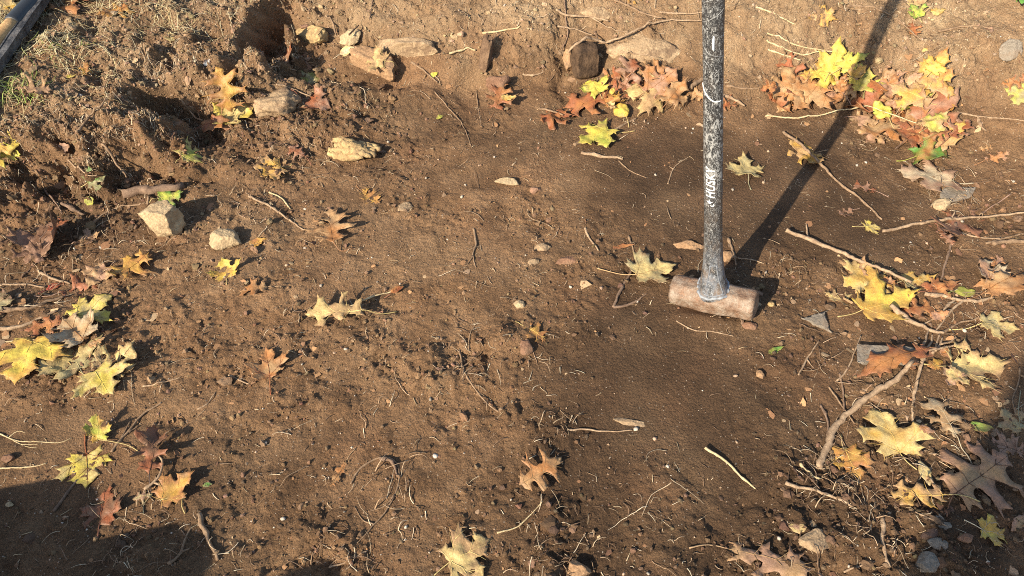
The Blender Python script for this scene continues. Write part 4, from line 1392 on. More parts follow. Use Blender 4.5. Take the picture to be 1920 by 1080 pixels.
# ------------------------------------------------------------------ split chunk of wood left of centre
def wood_chunk():
    a, b = hit(622, 268), hit(708, 300)
    root = (a + b) / 2
    M_W = rock_material('split_wood', (.52, .37, .17), (.27, .165, .075), .55)
    t = thing('wood_chunk', root, 'split piece of yellow ridged wood lying left of the upper middle', 'wood')
    d = (b - a); L = np.linalg.norm(d); d /= L
    s = np.cross(d, [0, 0, 1]); s /= np.linalg.norm(s)
    r_ = np.random.default_rng(5)
    for k, (off, hz, l0, l1, r) in enumerate([(-.026, .000, -.5, .30, .012), (-.016, .006, -.52, .44, .012), (-.005, .010, -.40, .50, .014), (.006, .012, -.48, .46, .012), (.016, .008, -.30, .54, .013), (.027, .002, -.38, .44, .012)]):
        q = np.linspace(l0, l1, 16)
        g = bilin(z0, root[0] + d[0] * q * L, root[1] + d[1] * q * L)
        P = root + d * (q * L)[:, None] - s * off + 0
        P[:, 2] = g.mean() + hz + .006 * np.sin(q * 5 + k) + .004
        R = r * np.clip(np.sin((q - l0 + .12) / (l1 - l0 + .18) * math.pi), .25, 1) ** .6
        V, Fs = tube_mesh(P, R, 7, jitter=.22, seed=k)
        add('wood_strip', mesh_np('wood_strip', V - root, Fs, M_W), t)
        pile_add(P + [0, 0, r])
wood_chunk()

# ------------------------------------------------------------------ sticks that lie under leaves
stick([(1076, 273), (1120, 256), (1160, 240), (1192, 224)], .0055, 'tan', 'short tan stick under the bright yellow green maple leaf')
stick([(1150, 577), (1163, 545), (1178, 520), (1190, 500)], .0036, 'brown', 'brown bent twig passing under the olive maple leaf by the hammer', twigs=[([(1150, 577), (1185, 571), (1213, 551)], .0032)], taper=.2)
stick([(236, 366), (275, 362), (310, 357), (345, 348)], .013, 'brown', 'thick dark brown root end lying below the sod lip', knots=2, sides=12, name='root', cat='root', taper=.3)
stick([(0, 583), (50, 578), (100, 566), (122, 558)], .0055, 'tan', 'upper of two tan roots at the left edge above the rust oak leaf', name='root', cat='root', twigs=[([(60, 577), (75, 560), (95, 545)], .002)])
stick([(-5, 620), (40, 612), (80, 597), (108, 585)], .0050, 'pale', 'lower of two pale roots at the left edge above the rust oak leaf', name='root', cat='root')
stick([(-10, 645), (30, 640), (75, 640)], .002, 'straw', 'thin straw stem behind the big yellow leaf at the left edge')
stick([(1732, 551), (1790, 563), (1830, 566), (1862, 558)], .0055, 'pale', 'pale forked stick running right from the leaf heap', twigs=[([(1790, 563), (1760, 590), (1725, 612)], .003), ([(1800, 566), (1775, 592), (1752, 622)], .003)])
stick([(1765, 625), (1800, 606), (1830, 600), (1850, 580)], .0030, 'tan', 'thin bent twig below the pale forked stick')
stick([(1790, 420), (1783, 455), (1772, 495), (1762, 527)], .0042, 'brown', 'brown upright looking stick crossing under the long pale branch on the right')

L = leaf
# ------------------------------------------------------------------ leaves: upper left
L('oak', 165, -22, 112, 30, 'RB', 'OR', 'red brown oak leaf with curled lobes at the top edge beside the black tool', kx=1.2, wr=.08)
L('oak', 243, 10, 190, 40, 'OR', 'GO', 'orange and gold oak leaf near the top left edge', kx=-.8)
L('maple', 152, 136, 180, 143, 'GO', 'OR', 'small crumpled golden leaf on the grassy left bank', wr=.12, kx=1.6)
L('frag', 128, 150, 142, 140, 'Y', 'PY', 'scrap of yellow leaf beside the small crumpled golden leaf', stalk=0)
L('oak', 38, 176, 98, 172, 'PK', 'T', 'curled pinkish oak leaf at the left end of the bank', kx=2.0, wr=.1, lift=.01)
L('maple', 16, 296, 12, 264, 'Y', 'YG', 'small bright yellow leaf standing at the left edge', pitch=25)
L('maple', -18, 318, 62, 306, 'GO', 'Y', 'large ochre leaf cut off by the left edge under the small bright yellow leaf', holes=1, w=.85)
L('maple', 412, 224, 482, 204, 'PY', 'Y', 'pale yellow maple leaf under the upright golden oak leaf', kx=.9, wr=.07)
L('oak', 444, 222, 434, 158, 'GO', 'OR', 'upright golden orange oak leaf against the dark bank', pitch=28, w=1.15, ky=-.4, kx=.3, ls=1.0, lift=.035)
L('frag', 384, 250, 433, 234, 'RB', 'OR', 'rust leaf piece left of the pale yellow maple leaf')
L('maple', 345, 297, 390, 290, 'YG', 'PY', 'small yellow green maple leaf below the dark cavity', kx=.4)
L('maple', 302, 372, 347, 365, 'YG', 'G', 'small yellow green leaf above the blocky tan stone', kx=-.3)
L('oval', 156, 369, 178, 386, 'OL', 'YG', 'small olive yellow leaf in the left hollow')
L('maple', 180, 368, 207, 352, 'G', 'GR', 'small dull green leaf in the left hollow')
L('frag', 104, 276, 132, 266, 'BR', 'PK', 'small brown leaf hanging on the sod lip', stalk=0)
L('oval', 386, 132, 396, 118, 'W', 'PK', 'tiny whitish leaf in the dark cavity of the bank', stalk=0, kx=1.5)
L('oval', 315, 62, 330, 84, 'PY', 'T', 'small tan leaf on the upper left bank', stalk=0)
# back bank, left half
L('oval', 641, 119, 668, 111, 'CR', 'PY', 'cream oval leaf in front of the bank rocks', w=1.1, kx=.8)
L('maple', 724, 138, 681, 133, 'PY', 'T', 'pale tan maple leaf below the orange pointed rock', kx=.5)
L('maple', 592, 162, 562, 138, 'GR', 'OL', 'crumpled olive grey leaf right of the dark trench', wr=.1)
L('maple', 573, 190, 624, 206, 'RB', 'PK', 'folded red brown leaf on the earthy rock', kx=1.4)
L('frag', 534, 118, 536, 98, 'PK', 'RB', 'small pink leaf scrap standing in the dark trench', pitch=30, stalk=0)
L('oval', 806, 146, 822, 139, 'YG', 'Y', 'tiny yellow green leaf at the foot of the bank', stalk=0)
L('oval', 818, 224, 832, 220, 'YG', 'OL', 'tiny green leaf among roots in the upper middle', stalk=0)
L('oak', 574, 302, 540, 279, 'RB', 'PK', 'pinkish brown oak leaf left of the split wood', kx=-.7, lift=.006)
L('maple', 527, 318, 479, 329, 'GO', 'T', 'ochre leaf on rooty soil left of the split wood', wr=.08)
L('oak', 928, 208, 948, 156, 'OR', 'RB', 'orange leaf curled against the red brown clod', pitch=18, ls=.85, kx=1.2)
L('frag', 940, 196, 968, 200, 'GO', 'PY', 'gold leaf scrap below the orange curled leaf', stalk=0)
# ------------------------------------------------------------------ pit floor
L('oak', 680, 361, 710, 383, 'OR', 'GO', 'small narrow orange leaf on the upper middle floor', kx=.8)
L('oak', 626, 462, 618, 404, 'OR', 'T', 'tan orange oak leaf with raised lobes casting a long shadow', w=1.25, kx=.15, ky=.2, pitch=4, lift=.014, sinus=.85, spath=[(640, 472), (662, 466)])
L('oval', 468, 461, 502, 448, 'OR', 'GO', 'small orange leaf right of the smaller tan stone', w=.8)
L('oak', 503, 540, 440, 549, 'T', 'OR', 'tan leaf lying flat above the left middle floor', w=.8, kx=.8)
L('maple', 425, 519, 418, 488, 'GO', 'Y', 'curled golden yellow leaf below the smaller tan stone', w=1.15, kx=1.0, ky=.6, pitch=10, spath=[(426, 535)])
L('oak', 284, 489, 212, 532, 'OR', 'GO', 'golden orange oak leaf lifted off the soil below the blocky stone', lift=.012, kx=-.5, w=1.1, spath=[(285, 484)])
L('oak', 112, 552, 205, 521, 'PK', 'RB', 'long pinkish brown oak leaf above the pale yellow maple leaf', w=.75, kx=.9, wr=.07)
L('maple', 202, 508, 175, 545, 'PK', 'T', 'faded crumpled leaf behind the golden orange oak leaf', wr=.1)
L('maple', 70, 482, 98, 424, 'BR', 'PK', 'brown curled leaf in the shade of the left hollow', kx=1.6, wr=.1, lift=.01)
L('oak', 102, 452, 142, 434, 'BR', 'RB', 'dark brown leaf right of the brown curled leaf in the hollow', kx=1.0)
L('maple', 85, 478, 48, 502, 'PK', 'BR', 'greyish pink leaf below the brown curled leaf in the hollow', wr=.09)
L('maple', 153, 452, 192, 440, 'PK', 'T', 'small faded pink leaf left of the blocky tan stone', kx=1.0)
L('oval', 88, 545, 118, 531, 'RD', 'RB', 'small red leaf by the left roots')
L('maple', -10, 584, 20, 551, 'GR', 'BR', 'brown leaf cut off by the left edge above the roots', wr=.1)
L('maple', 150, 690, 124, 640, 'GR', 'PY', 'mottled greyish yellow leaf behind the big yellow maple leaf', wr=.1, holes=1)
L('maple', 152, 602, 208, 556, 'PY', 'Y', 'pale yellow maple leaf at the left with lobes spread wide', lift=.006, kx=-.3, wr=.06, sc='PY')
L('oak', 120, 606, 48, 624, 'OR', 'RB', 'rust orange oak leaf over the left roots', w=.85, sinus=.7, kx=-.5, lift=.004)
L('maple', 160, 642, 122, 606, 'T', 'CR', 'cream and brown curled leaf with its stalk hanging down', kx=1.4, wr=.09, lift=.01, spath=[(158, 655), (157, 690)], sc='OR')
L('maple', 72, 654, 42, 724, 'Y', 'GO', 'biggest bright yellow maple leaf at the left edge', w=1.05, kx=-.35, ky=-.3, lift=.012, spath=[(45, 662), (0, 668)])
L('maple', 190, 702, 262, 654, 'T', 'PY', 'decayed tan leaf full of holes behind a bright yellow leaf', holes=5, wr=.09, w=.8)
L('maple', 186, 706, 214, 752, 'Y', 'PY', 'yellow maple leaf right of the biggest bright yellow leaf', w=1.15, kx=.3, lift=.008, spath=[(165, 706), (140, 690), (128, 678)])
L('frag', 172, 656, 202, 640, 'T', 'OR', 'small tan scrap above the decayed leaf with holes', stalk=0)
L('maple', 188, 826, 196, 776, 'YG', 'GO', 'cupped yellow green leaf standing up at the lower left', w=.8, kx=1.7, pitch=30, ls=.85, lift=.008, spath=[(215, 830), (245, 838), (272, 856)])
L('maple', 163, 853, 166, 912, 'PY', 'Y', 'flat pale yellow maple leaf edged by shade at the lower left', w=.95, kx=.15, ky=.1, rim=.02, wr=.03, spath=[(161, 838), (160, 816)], sc='RB')
L('oak', 286, 892, 318, 794, 'BR', 'RB', 'dark brown curled oak leaf standing at the lower left', kx=2.0, pitch=12, ls=.8, w=.9, wr=.08, lift=.012)
L('maple', 306, 940, 372, 890, 'GO', 'OR', 'gold and orange curled leaf at the lower left', w=.7, kx=.9, ky=.8, pitch=8, lift=.006, spath=[(340, 930), (342, 950), (348, 964)])
L('maple', 188, 978, 200, 914, 'RB', 'BR', 'broad brown maple leaf lying in the lower left shade', w=.9, kx=.6, wr=.06)
L('oak', 288, 930, 250, 936, 'GR', 'PK', 'small grey leaf between two lower left leaves', spath=[(272, 945), (270, 965)], w=1.2)
L('oval', 380, 912, 400, 907, 'G', 'GR', 'tiny pale green leaf at the lower left', stalk=0)
L('maple', 507, 706, 498, 655, 'T', 'OR', 'tan orange maple leaf with two raised lobes on the left floor', w=.85, kx=.7, ky=.3, lift=.004, spath=[(507, 722), (508, 742)], sc='RB')
L('oak', 690, 592, 578, 597, 'PY', 'T', 'long cream oak leaf with its stalk on the middle floor', w=.72, kx=.5, lift=.012, roll=-10, spath=[(715, 590), (745, 586)])
L('oval', 734, 556, 757, 540, 'RB', 'OR', 'tiny curled red brown leaf on a twig in the middle', kx=2.0, lift=.005)
L('oak', 650, 864, 622, 916, 'T', 'OR', 'narrow tan leaf on the lower middle floor', w=.6, kx=.6, sinus=.6)
L('oak', 975, 917, 1056, 873, 'T', 'OR', 'clean tan oak leaf raised on its lobes on the lower middle floor', w=.9, kx=-.3, ky=-.4, lift=.012, stalk=0, rim=0)
L('oak', 984, 612, 1024, 640, 'GO', 'OR', 'small golden oak leaf with pointed lobes near the centre', w=1.05, kx=.4)
L('maple', 847, 1056, 922, 1018, 'PY', 'T', 'large pale yellow maple leaf at the bottom middle edge', w=.95, kx=.35, lift=.008, holes=2, wr=.06)
L('maple', 1193, 523, 1262, 500, 'PY', 'GR', 'pale olive yellow maple leaf touching the hammer head', w=.82, kx=.35, ky=.4, lift=.010, spath=[(1165, 516), (1120, 505)], sc='T')
L('maple', 1139, 251, 1084, 276, 'YG', 'Y', 'bright yellow green maple leaf lying on a tan stick left of the handle', w=.78, lift=.008, kx=-.2, spath=[(1165, 250), (1190, 247)])
L('oval', 1150, 463, 1190, 461, 'OR', 'RB', 'thin orange sliver of leaf above the olive maple leaf', w=.4, stalk=0)
# ------------------------------------------------------------------ leaf drift at the foot of the bank, left of the handle
G2 = 'leaf drift left of the handle'
for (bx, by, tx, ty, c1, c2), lab in zip([(1200, 165, 1160, 180, 'RB', 'BR'), (1240, 175, 1205, 150, 'OR', 'RB'), (1265, 175, 1230, 190, 'PK', 'OR'), (1160, 175, 1125, 165, 'BR', 'RB')],
        ['dark red leaf buried under the broad pale tan leaf of the drift', 'orange leaf buried behind the broad pale tan leaf of the drift', 'pink orange leaf buried under the golden tan leaf of the drift', 'dark brown leaf buried beside the upright rust leaf of the drift']):
    L('maple', bx, by, tx, ty, c1, c2, lab, group=G2, wr=.1, stalk=.2)
L('oak', 1062, 216, 1014, 236, 'OR', 'RB', 'orange oak leaf at the left end of the drift by the handle', group=G2, lift=.004)
L('oak', 1140, 190, 1053, 206, 'OR', 'RB', 'deeply lobed orange oak leaf in the drift left of the handle', group=G2, w=.85, lift=.008, kx=.3)
L('maple', 1160, 194, 1134, 203, 'OR', 'GO', 'brownish gold leaf touching the deeply lobed orange oak leaf', group=G2)
L('maple', 1121, 184, 1100, 158, 'Y', 'YG', 'small bright yellow leaf by the dark root stump', group=G2, lift=.006, wr=.08)
L('frag', 1138, 205, 1152, 220, 'T', 'PY', 'small pale tan scrap below the drift of orange leaves', group=G2, stalk=0)
L('oval', 1172, 226, 1155, 200, 'Y', 'GO', 'small yellow leaf at the lower edge of the drift by the handle', group=G2, w=1.3, lift=.004)
L('oval', 1142, 196, 1152, 186, 'Y', 'GO', 'tiny yellow leaf in the middle of the drift by the handle', group=G2, stalk=0)
L('oak', 1128, 162, 1168, 138, 'RB', 'OR', 'red brown oak leaf at the back of the drift beside the stump', group=G2, kx=.8)
L('oak', 1170, 172, 1196, 120, 'RB', 'PK', 'upright rust leaf with a pointed tip in the drift', group=G2, pitch=14, lift=.006)
L('oak', 1198, 152, 1244, 134, 'OR', 'T', 'orange leaf at the back of the drift under a root', group=G2)
L('maple', 1236, 195, 1172, 182, 'T', 'PY', 'broad pale tan maple leaf at the front of the drift', group=G2, kx=.3, w=.9)
L('maple', 1214, 182, 1264, 146, 'OR', 'PK', 'orange pink leaf right of the broad pale tan leaf', group=G2, w=.7, kx=.6)
L('maple', 1250, 208, 1278, 170, 'OR', 'T', 'golden tan leaf at the right end of the drift before the handle', group=G2, lift=.004)
L('oak', 1286, 174, 1320, 188, 'OR', 'T', 'orange leaf tucked behind the hammer handle', group=G2)
L('oak', 1350, 206, 1380, 192, 'RB', 'OR', 'red brown leaf just right of the hammer handle', group=G2)
# ------------------------------------------------------------------ leaf heap right of the handle
G3 = 'leaf heap right of the handle'
for (bx, by, tx, ty, c1, c2), lab in zip([(1480, 200, 1440, 170, 'OR', 'RB'), (1510, 175, 1470, 190, 'RB', 'OR'), (1570, 185, 1530, 195, 'PK', 'OR'), (1600, 180, 1560, 168, 'OR', 'T'), (1660, 205, 1620, 175, 'T', 'PK'),
                                (1700, 200, 1660, 170, 'OR', 'PK'), (1750, 215, 1700, 165, 'T', 'OR'), (1690, 250, 1640, 215, 'RB', 'OR'), (1730, 260, 1680, 235, 'PK', 'OR'), (1760, 230, 1725, 190, 'OR', 'GO'), (1770, 270, 1720, 250, 'T', 'RB'), (1655, 262, 1610, 245, 'T', 'PK')],
        ['orange brown leaf buried under the fan shaped tan leaf', 'red brown leaf buried below the glossy red brown curled leaf', 'pink brown leaf buried under the golden yellow leaf of the heap', 'orange leaf buried just left of the handle shadow in the heap', 'tan leaf buried just right of the handle shadow in the heap', 'orange pink leaf buried under the tan folded leaf of the heap', 'tan leaf buried beneath the curling golden orange leaf', 'red leaf buried under the bright yellow leaf on the red brown leaf', 'pink brown leaf buried beneath the folded orange tan leaf', 'orange gold leaf buried beneath the large glossy brown leaf', 'tan and red leaf buried under the yellowish leaf of the heap', 'pale tan leaf buried beside the rounded tan leaf at the heap tip']):
    L('maple', bx, by, tx, ty, c1, c2, lab, group=G3, wr=.1, stalk=.2)
L('oak', 1496, 168, 1460, 112, 'RB', 'RB', 'glossy red brown curled leaf at the left top of the heap', group=G3, kx=2.0, w=.7, lift=.006)
L('maple', 1494, 186, 1428, 170, 'T', 'OR', 'tan orange leaf under the glossy red brown leaf', group=G3)
L('maple', 1444, 186, 1418, 194, 'OR', 'RB', 'orange leaf tip at the far left of the heap', group=G3, w=.7)
L('maple', 1575, 190, 1540, 158, 'PK', 'OR', 'pinkish leaf below the bright yellow maple leaf in the heap', group=G3)
L('maple', 1558, 172, 1582, 190, 'OR', 'T', 'orange leaf right of the fan shaped tan leaf', group=G3)
L('maple', 1526, 179, 1488, 222, 'OR', 'T', 'fan shaped tan orange maple leaf at the heap front', group=G3, kx=.3, lift=.006, w=.9)
L('maple', 1553, 160, 1498, 156, 'Y', 'GO', 'golden yellow leaf left below the bright yellow maple leaf', group=G3, w=.8)
L('maple', 1548, 156, 1572, 106, 'Y', 'Y', 'bright yellow maple leaf crowning the heap', group=G3, w=.75, kx=.2, lift=.008, pitch=6)
L('maple', 1568, 158, 1610, 128, 'Y', 'YG', 'lemon yellow leaf right of the bright yellow crown leaf', group=G3, w=.6, lift=.006)
L('maple', 1640, 214, 1586, 192, 'RB', 'OR', 'red brown maple leaf crossed by the handle shadow', group=G3, w=.9)
L('maple', 1612, 190, 1622, 154, 'OL', 'Y', 'olive and yellow leaf in the handle shadow', group=G3)
L('maple', 1582, 178, 1606, 160, 'GO', 'T', 'small gold leaf left of the handle shadow in the heap', group=G3)
L('oak', 1652, 168, 1652, 130, 'PK', 'T', 'pale pink oak leaf standing at the back of the heap by the shadow', group=G3, pitch=15)
L('maple', 1692, 184, 1668, 144, 'T', 'PK', 'tan maple leaf with folded lobes in the back of the heap', group=G3, kx=.9)
L('maple', 1674, 192, 1636, 180, 'PK', 'OR', 'pinkish leaf in front of the tan folded leaf', group=G3)
L('maple', 1722, 214, 1692, 180, 'YG', 'OL', 'olive yellow leaf in the middle of the heap', group=G3)
L('maple', 1728, 174, 1774, 202, 'T', 'GO', 'speckled tan leaf at the right of the heap', group=G3, holes=2)
L('maple', 1734, 178, 1760, 124, 'GO', 'OR', 'golden orange leaf curling up at the back right of the heap', group=G3, kx=.9, pitch=14, w=.7)
L('maple', 1728, 174, 1750, 152, 'Y', 'GO', 'small yellow leaf inside the curling golden orange leaf', group=G3)
L('maple', 1706, 262, 1655, 234, 'OR', 'T', 'folded orange tan leaf in the front of the heap', group=G3, kx=.8)
L('maple', 1718, 248, 1778, 196, 'PK', 'RB', 'large glossy brown leaf on the right of the heap', group=G3, w=.7, kx=-.4, lift=.008)
L('maple', 1708, 218, 1658, 194, 'GO', 'T', 'broad golden tan leaf in the heart of the heap', group=G3, kx=-.6, lift=.012, w=.85)
L('oval', 1656, 240, 1634, 212, 'Y', 'YG', 'bright yellow leaf lying on the red brown leaf in the heap', group=G3, w=1.4, lift=.006)
L('maple', 1656, 246, 1620, 272, 'T', 'OR', 'rounded tan leaf at the lower left tip of the heap', group=G3, kx=-.5)
L('maple', 1600, 240, 1640, 252, 'PK', 'T', 'pale shrivelled leaf at the lower left of the heap', group=G3, w=.6, wr=.1)
L('maple', 1690, 282, 1722, 258, 'BR', 'RB', 'dark brown leaf under the large glossy brown leaf', group=G3)
L('oak', 1688, 268, 1728, 292, 'RB', 'OR', 'rust red leaf at the lower edge of the heap', group=G3, sinus=.6)
L('maple', 1724, 270, 1758, 246, 'YG', 'T', 'yellowish leaf below the large glossy brown leaf', group=G3)
L('maple', 1754, 290, 1788, 248, 'T', 'GO', 'narrow tan leaf standing at the right end of the heap', group=G3, w=.5, kx=1.4, pitch=12)
L('oak', 1770, 278, 1800, 254, 'RB', 'PK', 'curled red leaf at the far right of the heap', group=G3, kx=1.6)
L('maple', 1714, 306, 1778, 298, 'OR', 'G', 'orange leaf mottled with green below the heap', group=G3, w=.65, lift=.005, sc='OL')
L('oak', 1725, 292, 1760, 284, 'OR', 'RB', 'orange leaf between the heap and the green mottled leaf', group=G3)
L('maple', 1778, 342, 1682, 326, 'CR', 'PK', 'large cream maple leaf below the heap', group=G3, w=.62, kx=.3, lift=.006, spath=[(1800, 346), (1825, 345)])
# ------------------------------------------------------------------ right side floor and bank
L('maple', 1526, 288, 1478, 302, 'T', 'GO', 'crumpled tan leaf under the slanting stick right of the handle', wr=.12, kx=1.0)
L('maple', 1400, 336, 1388, 296, 'GR', 'PY', 'pale olive maple leaf just right of the handle', w=.85, lift=.006, spath=[(1403, 345), (1408, 358)])
L('oak', 1642, 360, 1592, 344, 'PK', 'RB', 'pink brown leaf left of the flat pale slate', w=.8)
L('oak', 1598, 395, 1568, 402, 'PK', 'BR', 'small pinkish leaf on the dark floor right of the handle shadow', w=.8)
L('oak', 1846, 302, 1884, 288, 'OR', 'PK', 'small orange tan leaf on the right bank', w=.8)
L('oak', 1862, 274, 1832, 280, 'T', 'OR', 'thin tan leaf left of the small orange leaf on the right bank', w=.6, stalk=0)
L('oak', 1926, 150, 1878, 160, 'RB', 'OR', 'red brown leaf cut off by the right edge high on the bank', w=1.0)
L('maple', 1926, 188, 1880, 172, 'GR', 'YG', 'greenish tan leaf cut off by the right edge below the red brown leaf', w=.7)
L('maple', 1719, 36, 1706, 12, 'YG', 'G', 'bright green yellow maple leaf at the top right of the bank', w=1.0, lift=.004)
L('oval', 1740, 32, 1772, 24, 'PY', 'GO', 'pale yellow leaf right of the bright green yellow leaf')
L('oak', 1710, 44, 1716, 70, 'RB', 'OR', 'small red brown leaf below the bright green yellow leaf', kx=1.4)
L('oval', 1728, 98, 1740, 94, 'PY', 'GO', 'tiny pale gold leaf high on the right bank', stalk=0, w=1.3)
L('maple', 1558, 34, 1512, 38, 'T', 'GO', 'faded gold leaf flattened on the bank right of the handle', w=.6, kx=0, rim=0)
L('oval', 1700, 6, 1748, -4, 'T', 'PY', 'pale tan leaf at the top edge right of the handle shadow')
L('oak', 1170, 2, 1210, -8, 'OR', 'GO', 'orange leaf at the top edge left of the handle')
L('maple', 1622, 427, 1653, 425, 'Y', 'PY', 'small clean yellow maple leaf at the tip of the long branch', spath=[(1608, 427), (1597, 426)])
L('oak', 1838, 404, 1742, 462, 'PK', 'RB', 'long red brown oak leaf under the long pale branch', w=.55, kx=.6)
L('oak', 1752, 452, 1772, 482, 'RB', 'PK', 'small red brown leaf below the long red brown oak leaf', w=.7)
L('maple', 1860, 534, 1826, 488, 'PK', 'CR', 'large faded pink leaf at the right edge of the stick heap', w=.75, wr=.08, lift=.006)
L('oak', 1858, 498, 1884, 490, 'PK', 'OR', 'small pink leaf scrap behind the large faded pink leaf', stalk=0)
L('maple', 1850, 548, 1922, 514, 'OR', 'T', 'folded orange tan leaf at the right edge', w=.5, kx=1.2, lift=.008)
L('maple', 1604, 518, 1576, 486, 'T', 'BR', 'brown curled leaf behind the slanting pale stick', wr=.1, kx=1.2)
L('maple', 1690, 532, 1752, 524, 'GR', 'GO', 'olive grey leaf with a gold half behind the stick heap', w=.7)
L('maple', 1645, 520, 1584, 546, 'GO', 'PY', 'golden leaf with ragged edge left of the stick heap', w=.8, kx=.5)
L('frag', 1652, 528, 1688, 540, 'PK', 'OR', 'small pinkish scrap under the slanting pale stick', stalk=0)
L('oak', 1612, 572, 1544, 556, 'PY', 'T', 'cream tan leaf at the left tip of the stick heap', w=.7, kx=1.0)
L('oak', 1682, 590, 1764, 576, 'RB', 'OR', 'rust leaf strips under the sticks', w=.6, kx=1.2)
L('maple', 1742, 546, 1798, 538, 'RB', 'OR', 'dark rust leaf amid the sticks', w=.5, wr=.1)
L('oval', 1790, 551, 1830, 547, 'OL', 'YG', 'olive oval leaf right of the dark rust leaf', w=1.0)
L('frag', 1740, 600, 1775, 588, 'PK', 'OR', 'small pink and orange leaf scrap between thin sticks', stalk=0)
L('maple', 1618, 586, 1716, 564, 'GO', 'Y', 'big golden leaf in front of the stick heap', w=.55, kx=.5, lift=.010)
L('maple', 1838, 614, 1904, 626, 'GR', 'PY', 'pale olive maple leaf with pointed lobes right of the stick heap', w=.8, kx=.3, lift=.006, spath=[(1810, 618), (1778, 620)], sc='PY')
L('oak', 1728, 668, 1604, 706, 'OR', 'RB', 'rust orange oak leaf lying over the long grey slate', w=.62, sinus=.6, kx=-.3, lift=.006)
L('frag', 1762, 668, 1794, 656, 'OR', 'PK', 'small orange leaf scrap above the decayed cream leaf', stalk=0)
L('frag', 1744, 690, 1762, 672, 'GO', 'OR', 'small gold scrap left of the decayed cream leaf', stalk=0, w=1.2)
L('maple', 1786, 688, 1880, 682, 'PY', 'T', 'large decayed cream leaf half in shade on the right', w=.78, holes=3, wr=.07, lift=.006, spath=[(1760, 688), (1730, 684)])
L('maple', 1786, 706, 1775, 735, 'PY', 'PK', 'lower torn piece of pale leaf under the decayed cream leaf', w=.8, wr=.1)
L('oak', 1792, 826, 1738, 738, 'CR', 'T', 'tan oak leaf with curved lobes half in shade at the right', w=.95, kx=.3, lift=.006)
L('oak', 1925, 852, 1856, 828, 'BR', 'PK', 'brown oak leaf in shade cut off by the right edge', w=1.0)
L('maple', 1912, 804, 1866, 766, 'GR', 'T', 'greyish green leaf in shade at the right edge', w=.85, spath=[(1908, 770), (1912, 735)])
L('oval', 1816, 797, 1858, 806, 'G', 'OL', 'green oval leaf on the tan oak leaf', w=.8, stalk=0)
L('oak', 1784, 932, 1876, 868, 'T', 'PK', 'largest tan oak leaf with deep sinuses at the lower right', w=1.12, kx=-.2, lift=.008, rim=0, spath=[(1777, 950), (1774, 970)], sc='BR')
L('maple', 1682, 852, 1642, 770, 'GO', 'PY', 'large golden maple leaf at the lower right', w=.92, kx=.25, lift=.010, spath=[(1700, 868), (1718, 882)])
L('frag', 1712, 812, 1738, 828, 'OR', 'PK', 'orange lobe tip right of the large golden maple leaf', stalk=0, w=1.2)
L('maple', 1582, 848, 1612, 914, 'GO', 'OR', 'rusty gold maple leaf below the large golden maple leaf', w=.72, kx=.3)
L('oak', 1772, 932, 1664, 940, 'GO', 'T', 'curled gold oak leaf at the lower right shade edge', w=.6, kx=1.2, lift=.008)
L('maple', 1840, 996, 1902, 1006, 'GO', 'Y', 'ochre toothed leaf in the lower right shade', w=.78, kx=.2, spath=[(1825, 985), (1806, 976)], sc='CR')
L('oval', 1930, 972, 1900, 1000, 'T', 'PK', 'pale tan leaf cut off by the right edge at the bottom', w=1.1)
L('oak', 1368, 1030, 1532, 1080, 'T', 'PK', 'large tan leaf with holes at the bottom edge right of centre', w=.75, sinus=.6, holes=4, kx=.3, lift=.004)
L('oval', 1476, 992, 1508, 984, 'PK', 'PY', 'small pale pink leaf scrap at the lower right floor', w=1.2, stalk=0)
L('oval', 1440, 664, 1466, 652, 'G', 'OL', 'tiny green leaf on the damp floor below the hammer', stalk=0, w=.8)
L('oval', 1718, 868, 1742, 912, 'CR', 'PY', 'narrow cream leaf scrap below the large golden maple leaf', stalk=0, w=.7)

# ------------------------------------------------------------------ sticks and roots on top
S = stick
S([(1467, 253), (1500, 280), (1560, 334), (1612, 376), (1652, 413)], .0046, 'tan', 'slanting tan stick right of the handle above the small yellow leaf', ez=(.006, .002))
S([(1469, 443), (1540, 466), (1608, 497), (1660, 521), (1702, 541)], .0058, 'pale', 'thick pale stick slanting down into the right stick heap', ez=(.018, .006), twigs=[([(1516, 458), (1512, 440), (1510, 425)], .003)])
S([(1653, 436), (1705, 427), (1790, 415), (1860, 411), (1930, 402)], .0046, 'pale', 'long pale branch reaching in from the right edge', ez=(.002, .012), twigs=[([(1790, 415), (1782, 412), (1785, 405)], .003)])
S([(1848, 457), (1885, 447), (1925, 439)], .0035, 'tan', 'thin tan stick at the right edge below the long branch')
S([(1858, 459), (1890, 456), (1925, 455)], .0058, 'tan', 'short thick cut stick at the right edge', knots=1, taper=.1)
S([(1800, 438), (1840, 447), (1872, 450)], .0025, 'pale', 'thin pale twig between the long branch and the cut stick')
S([(1534, 884), (1548, 836), (1578, 788), (1630, 745), (1668, 722), (1700, 694)], .0072, 'pale', 'thick curved pale stick at the lower right', ez=(.004, .010), taper=.25, sides=12)
S([(1724, 676), (1716, 720), (1710, 760), (1708, 795)], .0045, 'pale', 'pale upright stick right of the thick curved stick')
S([(1660, 586), (1700, 610), (1735, 622), (1768, 628)], .0062, 'pale', 'short thick pale stick below the big golden leaf', ez=(.01, 0))
for i, (a, b) in enumerate([((1722, 662), (1738, 622)), ((1734, 662), (1748, 628)), ((1746, 664), (1760, 630)), ((1752, 660), (1766, 634))]):
    S([a, ((a[0] + b[0]) / 2 + 2, (a[1] + b[1]) / 2), b], .0036, 'pale', ['leftmost', 'second', 'third', 'rightmost'][i] + ' of the four short pale sticks bundled below the stick heap', knots=1, group='bundle of short pale sticks')
S([(1726, 668), (1760, 662), (1790, 650)], .003, 'pale', 'small pale twig across the foot of the short stick bundle')
